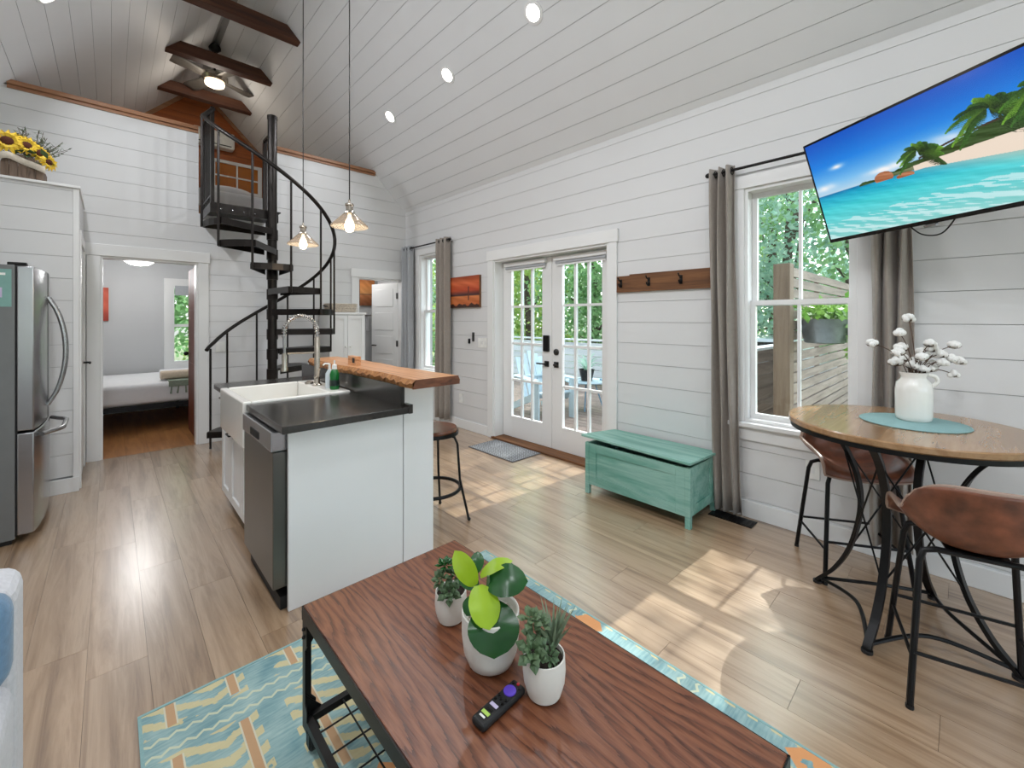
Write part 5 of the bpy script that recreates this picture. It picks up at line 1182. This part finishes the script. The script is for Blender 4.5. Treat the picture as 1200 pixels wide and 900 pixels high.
for i in range(3): B().box(.4985, .4999, .842, 1.058, zs+.013+.011*i, zs+.018+.011*i).obj('stripe', 'red_print', t); B().box(.505+.08*i, .54+.08*i, .842, 1.058, zs+.0451, zs+.0462).obj('stripe', 'red_print', t)

# ------------------------------------------------------------------ plants on the coffee table
def pot(prof, c, name='pot'): return B().lathe(prof, c, 36)
def leaf(q, base, tip, width, up, curl=.25, n=8, fold=.12, wav=0):
    """broad leaf from base to tip, bowed along its length"""
    base, tip, up = Vector(base), Vector(tip), Vector(up); d = tip-base; L = d.length; d.normalize(); s = d.cross(up).normalized(); nn = s.cross(d).normalized()
    def fn(u, v):
        w = width*(math.sin(PI*min(1, .06+.94*v**.85))**.62)*(.72+.55*v)*.75 if v < 1 else 0
        a = u*2-1; return base+d*L*v+nn*(L*curl*4*v*(1-v)*.5-L*curl*.35*v*v+abs(a)*fold*w+wav*w*math.sin(v*14)*abs(a))+s*a*w
    q.grid(fn, 6, n)
def ray3(px, py, c, off=0):
    """point where a photo pixel's ray meets the upright plane through c (off metres towards the viewer)"""
    c = Vector(c); D = c.dot(FWD)-off; d = FWD+RG*((px-600)/500)+Vector((0, 0, (374-py)/500)); return Vector((0, 0, 1.37))+d*D
z = CZ+.0004
pc = (.735, .865)
t = thing('fiddle_leaf_plant', (pc[0], pc[1], z), 'fiddle leaf plant with broad lime and dark leaves in a white pot', 'potted plant')
B().lathe([(0, z), (.050, z), (.060, z+.006), (.071, z+.035), (.076, z+.075), (.076, z+.135), (.073, z+.137), (.070, z+.134), (.070, z+.115), (0, z+.115)], (*pc, 0), 40).obj('pot', 'pot_white', t, smooth=True)
q = B()
for i in range(150):
    r = .066*math.sqrt(random.random()); a = random.random()*6.28; q.ball((pc[0]+r*math.cos(a), pc[1]+r*math.sin(a), z+.117), (.005, .004, .003), 6, 4)
tag(q.obj('gravel', 'pebble', t), kind='stuff')
B().tube([(pc[0], pc[1], z+.11), (pc[0]-.004, pc[1]+.004, z+.17), (pc[0]-.006, pc[1]+.002, z+.225)], [.006, .005, .004], 8).obj('stem', 'leaf_succulent', t, smooth=True)
C3 = (pc[0], pc[1], 0); tw = -FWD
for (b, tp, w, o0, o1, mat, up, cu) in [((560, 686), (574, 738), .056, .01, .085, 'leaf_lime', (0, 0, 1), .10), ((557, 686), (533, 646), .037, .0, .01, 'leaf_lime', tw+Vector((0, 0, .6)), .12),
        ((563, 676), (600, 655), .026, -.01, -.03, 'leaf_lime', Vector((0, 0, 1))+tw*.4, .25), ((570, 684), (618, 680), .056, .0, .02, 'leaf_dark', Vector((0, 0, 1))+tw*.8, .2), ((566, 672), (606, 664), .030, -.03, -.05, 'leaf_dark', Vector((0, 0, 1))+tw*.5, .3),
        ((578, 704), (579, 772), .088, .02, .10, 'leaf_dark', Vector((0, 0, 1))+tw*.4, .25), ((560, 690), (538, 672), .032, .0, -.02, 'leaf_dark', Vector((0, 0, 1))+tw*.6, .2), ((556, 698), (546, 722), .026, .02, .04, 'leaf_dark', Vector((0, 0, 1))+tw*.5, .2),
        ((558, 672), (560, 646), .026, -.02, -.05, 'leaf_dark', tw, .1)]:
    q = B(); leaf(q, ray3(*b, C3, o0), ray3(*tp, C3, o1), w, up, cu, 10, .10, .05); q.obj('leaf', mat, t, smooth=True)
def rosette(q, c, nrm, R, n, rings):
    M_ = Vector(nrm).to_track_quat('Z', 'Y').to_matrix(); c = Vector(c)
    for r in range(rings):
        for k in range(n):
            a = 2*PI*(k+.5*(r % 2))/n+r*.3; f = (r+1)/rings; d = M_ @ Vector((math.cos(a), math.sin(a), .15+1.4*(1-f))).normalized(); s = M_ @ Vector((-math.sin(a), math.cos(a), 0)); L = R*(.55+.45*f); up = d.cross(s)*-1
            b, tp = c+d*L*.12, c+d*L
            q.add([b, b.lerp(tp, .6)+s*L*.27, tp, b.lerp(tp, .6)-s*L*.27, b.lerp(tp, .6)-up*L*.10, b.lerp(tp, .6)+up*L*.09], [(0, 4, 1), (1, 4, 2), (2, 4, 3), (3, 4, 0), (0, 1, 5), (1, 2, 5), (2, 3, 5), (3, 0, 5)])
def small_pot(c, r, h, name, label):
    t = thing(name, (c[0], c[1], z), label, 'potted plant')
    B().lathe([(0, z), (r*.62, z), (r*.78, z+.004), (r*.95, z+h*.35), (r, z+h*.62), (r*.96, z+h), (r*.90, z+h), (r*.90, z+h*.88), (0, z+h*.88)], (*c, 0), 36).obj('pot', 'pot_white', t, smooth=True)
    B().lathe([(0, z+h*.885), (r*.89, z+h*.885)], (*c, 0), 24, cap=False).obj('soil', 'soil', t); return t
c = (.765, .70); t = small_pot(c, .052, .095, 'succulent_plant', 'mixed succulents with grassy spikes in a small white pot beside the remote'); zz = z+.085
q = B(); rosette(q, (c[0]-.035, c[1]+.005, zz+.03), (-.5, -.6, .8), .046, 6, 3); q.obj('rosette', 'leaf_succulent', t)
q = B(); rosette(q, (c[0]-.015, c[1]+.03, zz+.085), (-.2, -.2, 1), .036, 5, 3); rosette(q, (c[0]+.005, c[1]+.02, zz+.07), (.1, -.2, 1), .034, 5, 3); rosette(q, (c[0]-.01, c[1]+.025, zz+.05), (-.3, -.5, 1), .034, 6, 2); q.obj('rosette', 'leaf_succulent', t)
q = B(); rosette(q, (c[0]-.005, c[1]-.025, zz+.02), (.1, -1, .5), .03, 6, 2); q.obj('rosette', 'leaf_succulent', t)
q = B()
for k in range(34):
    a = random.random()*6.28; d = Vector((math.cos(a)*random.uniform(.1, .75), math.sin(a)*random.uniform(.1, .75), 1)).normalized(); L = random.uniform(.07, .12); s = d.cross(Vector((.3, .7, .2))).normalized()*.004; b = Vector((c[0]+.028, c[1]-.005, zz+.005)); m_ = b+d*L*.55; tp = b+d*L+Vector((d.x, d.y, 0))*.015
    q.add([b-s*.6, b+s*.6, m_+s, m_-s, tp], [(0, 1, 2, 3), (3, 2, 4)])
q.obj('spikes', 'leaf_spike', t)
c = (.748, 1.065); t = small_pot(c, .048, .088, 'succulent_plant', 'dark green succulent in a small white pot behind the fiddle leaf plant'); zz = z+.08
for (dx, dy, dz, R, nrm) in ((-.02, -.02, .02, .036, (-.5, -.6, .7)), (.015, 0, .045, .036, (.2, -.3, 1)), (-.005, .02, .075, .032, (0, 0, 1)), (-.03, .01, .05, .03, (-.7, 0, .7))):
    q = B(); rosette(q, (c[0]+dx, c[1]+dy, zz+dz), nrm, R*1.15, 6, 3); q.obj('rosette', 'leaf_succulent' if dz < .06 else 'leaf_dark', t)
# remote control
t = thing('remote_control', (.662, .742, z), 'black television remote with a purple pad on the coffee table', 'remote control', rz=math.radians(3)); M = world_of(t)
def rbox(x0, x1, y0, y1, z0, z1, rr=0): q = B(); q.box(x0, x1, y0, y1, z0, z1); q.v = [tuple(M @ Vector(v)) for v in q.v]; return q
rbox(-.075, .066, -.0205, .0205, .0, .019).obj('body', 'black_rubber', t, bevel=.008, seg=3)
def button(x, y, r, mat, h=.0215):
    B().lathe([(0, .0192), (r, .0192), (r*.9, h), (0, h)], M @ Vector((x, y, 0)), 12).obj('button', mat, t, smooth=True)
for x, y in ((.053, .010), (.050, -.012)): button(x, y, .004, 'dark_steel')
button(.057, -.002, .004, 'red_print'); 
B().lathe([(0, .0192), (.0155, .0192), (.015, .0215), (0, .0222)], M @ Vector((.03, 0, 0)), 24).obj('direction_pad', 'purple_rubber', t, smooth=True)
for x, y in ((.005, .011), (.005, -.011), (-.007, .011), (-.007, -.011), (.0, 0)): button(x, y, .0036, 'dark_steel')
for x, m in ((-.022, 'lilac_print'), (-.048, 'lime_print')): rbox(x-.0045, x+.0045, -.011, .011, .0192, .0208).obj('app_key', m, t, bevel=.001)
rbox(-.039, -.033, -.008, .008, .0192, .0208).obj('app_key', 'dark_steel', t, bevel=.001); rbox(-.061, -.056, -.008, .008, .0192, .0208).obj('app_key', 'plastic_white', t, bevel=.001)

# ------------------------------------------------------------------ sofa
t = thing('sofa', (-.65, .7, 0), 'light grey upholstered sofa along the left wall', 'sofa')
B().box(-1.12, -.19, -.30, 1.74, .10, .30).obj('base', 'sofa_grey', t, bevel=.02, seg=3)
B().box(-1.12, -.17, 1.575, 1.76, .101, .72).obj('arm', 'sofa_grey', t, bevel=.045, seg=4)
B().box(-1.12, -.17, -.32, -.125, .101, .70).obj('arm', 'sofa_grey', t, bevel=.045, seg=4)
for y0, y1 in ((-.12, .715), (.725, 1.56)):
    B().box(-.90, -.165, y0, y1, .302, .53).obj('seat_cushion', 'sofa_grey', t, bevel=.045, seg=4); B().box(-1.10, -.86, y0, y1, .42, .86).obj('back_cushion', 'sofa_grey', t, bevel=.06, seg=4)
for x in (-1.06, -.25):
    for y in (-.24, 1.68): B().cyl((x, y, 0), (x, y, .0995), .018, .026).obj('leg', 'black_steel', t, smooth=True)
R = Matrix.Rotation(math.radians(-4), 3, 'X'); q = B(); q.obox((-.375, 1.505, .64), (.42, .115, .21), R)
tag(q.obj('throw_pillow', 'pillow_blue', bevel=.045, seg=4, smooth=True), 'blue throw pillow leaning on the sofa arm', 'pillow')

# ------------------------------------------------------------------ outdoors: ground, deck, fence
struct(B().box(-40, 60, -40, 60, -.75, -.55).obj('ground', 'ground'))
dk = struct(B().box(3.45, 7.6, 1.35, 8.6, -.30, -.095).obj('floor_deck', 'deck_wood'))
x = 3.45
while x < 7.55: B().box(x, x+.135, 1.33, 8.62, -.0945, -.06).obj('plank', 'deck_wood', dk); x += .141
for x in (3.6, 7.45):
    for y in (1.45, 5, 8.5): B().box(x-.06, x+.06, y-.06, y+.06, -.55, -.3005).obj('deck_post', 'post_wood', dk)
fn_ = thing('slat_fence', (6.6, 1.15, -.55), 'weathered wooden slat fence running away from its square post', 'fence')
B().box(4.66, 4.80, 1.135, 1.275, -.55, 1.90).obj('post', 'post_wood', fn_, bevel=.004); B().box(8.5, 8.64, 1.135, 1.275, -.55, 1.90).obj('post', 'post_wood', fn_, bevel=.004)
sm = None
for i in range(20):
    o = B().box(4.81, 8.49, 1.15, 1.172, -.18+i*.1035, -.18+i*.1035+.086).obj('slat', 'fence_wood', fn_)
for x in (6.0, 7.3): B().box(x-.03, x+.03, 1.1725, 1.21, -.3, 1.88).obj('batten', 'post_wood', fn_)
def leaf_cloud(name, mat, par, fn, n, size, kind=None):
    """n diamond leaves at points fn() gives"""
    P = np.array([fn() for _ in range(n)]); d = RNG.normal(size=(n, 3)); d[:, 2] -= .35; d /= np.linalg.norm(d, axis=1)[:, None]
    e = np.cross(d, RNG.normal(size=(n, 3))); e /= np.linalg.norm(e, axis=1)[:, None]; L = size*RNG.uniform(.6, 1.3, (n, 1))
    V = np.stack([P, P+d*L*.5+e*L*.3, P+d*L, P+d*L*.5-e*L*.3], 1).reshape(-1, 3)
    q = B(); q.v = [tuple(v) for v in V]; q.f = [(4*i, 4*i+1, 4*i+2, 4*i+3) for i in range(n)]; return q.obj(name, mat, par)
for (x, lab) in ((5.0, 'galvanised tub planter with trailing vine, nearer the fence post'), (6.35, 'galvanised tub planter with trailing vine, farther along the fence')):
    y = .93; t = thing('tub_planter', (x, y, 1.14), lab, 'planter', 'tub planters on the fence')
    B().lathe([(0, 1.14), (.15, 1.14), (.165, 1.15), (.205, 1.36), (.212, 1.37), (.20, 1.372), (.16, 1.2), (0, 1.2)], (x, y, 0), 32).obj('tub', 'galvanised', t, smooth=True)
    B().bar((x, y+.17, 1.34), (x, 1.149, 1.34), .04, .012).obj('bracket', 'black_steel', t)
    B().lathe([(0, 1.33), (.19, 1.33)], (x, y, 0), 20, cap=False).obj('soil', 'soil', t)
    leaf_cloud('foliage', 'leaf_vine', t, lambda: (x+random.gauss(0, .13), y-.02+random.gauss(0, .10), 1.40+abs(random.gauss(0, .06))), 420, .07)
    def trail():
        k = random.choice((-.12, .0, .10, .16, .2)); s = random.random(); return (x+.02+k*.6+random.gauss(0, .02), y-.19-.03*s+random.gauss(0, .015), 1.38-.45*s*(.35+abs(k)*4))
    leaf_cloud('vines', 'leaf_vine', t, trail, 260, .06)
# low pale board fence along the deck
pf = thing('board_railing', (7.5, 5, -.06), 'low pale board railing along the outer edge of the deck', 'railing')
for i in range(6): B().box(7.44, 7.465, 3.0, 8.5, .0+i*.145, .135+i*.145).obj('board', 'pale_board', pf)
for y in (3.05, 4.85, 6.65, 8.45): B().box(7.4655, 7.56, y-.045, y+.045, -.0595, .90).obj('post', 'pale_board', pf)
B().box(7.42, 7.58, 2.98, 8.52, .901, .935).obj('cap', 'pale_board', pf)
df = thing('dark_board_railing', (5.6, 2.3, -.06), 'brown board railing on the deck beside the fence post', 'railing')
for i in range(7): B().box(5.1, 7.3, 1.62, 1.645, .0+i*.145, .135+i*.145).obj('board', 'fence_wood', df)
for x in (5.15, 6.2, 7.25): B().box(x-.045, x+.045, 1.6455, 1.73, -.0595, 1.01).obj('post', 'post_wood', df)
B().box(5.05, 7.35, 1.60, 1.76, 1.011, 1.04).obj('cap', 'pale_board', df)

# patio furniture
def adirondack(loc, rz, mat, label):
    t = thing('patio_chair', loc, label, 'chair', 'patio chairs on the deck', rz); M = world_of(t)
    P = lambda x, y, z: M @ Vector((x, y, z))
    for i in range(5): B().bar(P(-.27, .28-.11*i, .37-.035*i), P(.27, .28-.11*i, .37-.035*i), .095, .018).obj('seat_slat', mat, t)
    for i in range(5): x = -.2+.1*i; B().bar(P(x, -.20, .20), P(x, -.52, .92-.05*abs(i-2)), .085, .018, M.to_3x3() @ Vector((0, 1, .4))).obj('back_slat', mat, t)
    for s in (-1, 1):
        B().bar(P(s*.285, .33, .0), P(s*.285, .33, .55), .09, .022).obj('leg', mat, t); B().bar(P(s*.285, .32, .35), P(s*.285, -.62, .015), .022, .10).obj('side_rail', mat, t)
        B().bar(P(s*.33, .40, .565), P(s*.33, -.36, .565), .13, .02).obj('armrest', mat, t)
    B().bar(P(-.33, -.34, .54), P(.33, -.34, .54), .06, .022).obj('back_brace', mat, t)
adirondack((4.75, 4.35, -.06), math.radians(160), 'pale_blue_paint', 'pale blue slatted deck chair outside the door leaf with the keypad')
adirondack((5.25, 3.05, -.06), math.radians(60), 'blue_paint', 'blue slatted deck chair between the deck table and the house')
t = thing('patio_table', (5.55, 4.15, -.06), 'low round blue metal table on the deck', 'table')
B().lathe([(0, .37), (.34, .37), (.35, .38), (.35, .39), (0, .395)], (5.55, 4.15, 0), 32).obj('tabletop', 'pale_blue_paint', t, smooth=True)
for k in range(4): a = k*PI/2+.5; B().tube([(5.55+.12*math.cos(a), 4.15+.12*math.sin(a), .369), (5.55+.26*math.cos(a), 4.15+.26*math.sin(a), -.0595)], .011, 8).obj('leg', 'blue_paint', t)
t = thing('aloe_plant', (5.5, 4.12, .395), 'spiky aloe in a dark pot on the deck table', 'potted plant'); z0 = .3955
B().lathe([(0, z0), (.085, z0), (.12, z0+.17), (.125, z0+.18), (.11, z0+.18), (.105, z0+.15), (0, z0+.15)], (5.5, 4.12, 0), 24).obj('pot', 'dark_steel', t, smooth=True)
for k in range(18):
    a = k*2.4; d = Vector((math.cos(a), math.sin(a), 0)); r = .10+.16*(k/18); b = Vector((5.5, 4.12, z0+.15)); q = B(); leaf(q, b+d*.02, b+d*(r+.1)+Vector((0, 0, .30-.012*k)), .03, d*-.4+Vector((0, 0, 1)), .3, 8, .25); q.obj('leaf', 'leaf_tree_blue', t, smooth=True)
# a parked car beyond the fence
t = thing('parked_car', (10.5, 3.2, -.55), 'white parked car seen beyond the brown deck railing', 'car')
pr = [(-2.2, .35), (-2.25, .75), (-2.1, .98), (-1.2, 1.06), (-.7, 1.5), (.9, 1.55), (1.7, 1.1), (2.2, 1.0), (2.25, .35)]
Q = lambda u, v, a: (10.0+a, 3.2+u, -.55+v)
B().prism(pr, Q, 0, 1.75).obj('body', 'car_paint', t, bevel=.06, seg=3)
for u0, u1, um0, um1 in ((-.95, -.02, -.62, -.02), (.04, 1.35, .04, .86)): B().prism([(u0, 1.08), (u1, 1.08), (um1, 1.44), (um0, 1.44)], Q, -.012, -.001).obj('side_window', 'black_gloss', t)
for u in (-1.4, 1.4):
    for a in (-.01, 1.55): B().cyl((10.0+a, 3.2+u, -.23), (10.0+a+.21, 3.2+u, -.23), .32, n=24).obj('wheel', 'black_rubber', t, smooth=True)
# neighbour house
t = thing('neighbour_house', (15, 32, -.55), 'pale neighbouring house with a brick base seen past the far window', 'house')
B().box(11, 19, 28, 36, -.55, 1.2).obj('brick_base', 'brick_red', t); B().box(11.05, 18.95, 28.05, 35.95, 1.201, 3.4).obj('wall', 'siding', t)
B().prism([(10.6, 3.401), (19.4, 3.401), (15, 6.2)], lambda u, v, a: (u, a, v), 27.6, 36.4).obj('roof', 'roofing', t)
for x in (12, 14, 16.5): w_ = B().box(x, x+.9, 27.98, 28.045, 1.6, 2.9).obj('window', 'trim_paint', t); B().box(x+.08, x+.82, 27.96, 27.979, 1.68, 2.82).obj('pane', 'black_gloss', w_)

# trees: four crowns reused
def make_tree(mat, h, r, n, base, seed, label):
    random.seed(seed); t = thing('tree', (0, 0, -.55), label, 'tree', 'trees around the garden')
    blobs = [(random.gauss(0, r*.42), random.gauss(0, r*.42), base+(h-base)*random.random(), r*random.uniform(.35, .6)) for _ in range(16)]
    B().tube(spl([(0, 0, -.55), (.1, .05, h*.25), (-.1, .1, h*.55), (0, 0, h*.85)], 4), [.16*(1-.8*i/12) for i in range(13)], 8).obj('trunk', 'bark', t, smooth=True)
    q = B()
    for b in blobs[:9]: q.tube([(0, 0, min(b[2]*.6, h*.5)), (b[0]*.6, b[1]*.6, b[2]*.9), (b[0], b[1], b[2])], [.06, .04, .015], 5)
    q.obj('branches', 'bark', t)
    def pt():
        b = random.choice(blobs); v = Vector((random.gauss(0, 1), random.gauss(0, 1), random.gauss(0, 1))).normalized()*b[3]*(random.random()**.4); return (b[0]+v.x, b[1]+v.y, max(b[2]+v.z*.8, -.4))
    leaf_cloud('crown', mat, t, pt, n, .16); return t
T = [('leaf_tree', 8.5, 2.6, 7500, .6, 11), ('leaf_tree_light', 5.0, 1.9, 5000, -.2, 12), ('leaf_tree_blue', 9.5, 2.9, 8000, .8, 13), ('leaf_tree', 4.0, 1.7, 4500, -.4, 14), ('leaf_tree_blue', 9.8, 2.7, 4200, 2.8, 15)]
LAB = ['tall mid green tree standing beyond the deck', 'yellow green bushy tree standing beyond the deck', 'tall pale blue green tree with a loose crown', 'dense low green shrub tree close to the ground', 'tall sparse tree with a high crown above the slat fence']
protos = [make_tree(*a, LAB[i]) for i, a in enumerate(T)]
spots = [(0, 10.5, 7.6, 0), (2, 12.5, 3.0, 1.3), (1, 9.8, 9.6, .5), (2, 14, 9.5, 2.2), (3, 10.3, 6.0, .8), (0, 13.5, 13, 2.0), (2, 17, 6, .3), (0, 10.6, 12.6, 2.6), (1, 9.6, 15.5, 1.1), (3, 8.6, 11.6, 2.9),
         (2, 16, 1.0, 2.7), (3, 2.3, 12.2, 1.7), (0, 1.0, 14.5, .4), (1, 3.6, 13.8, 2.4), (0, 19, 9.5, 1.2), (2, 12.0, 17.5, .2), (3, 11.5, 1.5, 2.2),(4, 9.6, -.4, .7), (4, 10.0, 3.4, 2.0), (0, 15.5, 4.2, .3), (2, 20, 3.5, 2.2), (0, 21, 6.5, 1.0), (1, 13.0, 5.6, 2.0)]
used = set()
for k, x, y, a in spots:
    o = protos[k] if k not in used else copy_tree(protos[k]); used.add(k); o.location = (x, y, -.55); o.rotation_euler = (0, 0, a)
    o['label'] = 'leafy green tree growing outside the bedroom window' if x < 5 else LAB[k]
    if x > 15: o['label'] = 'distant green tree at the back of the garden'
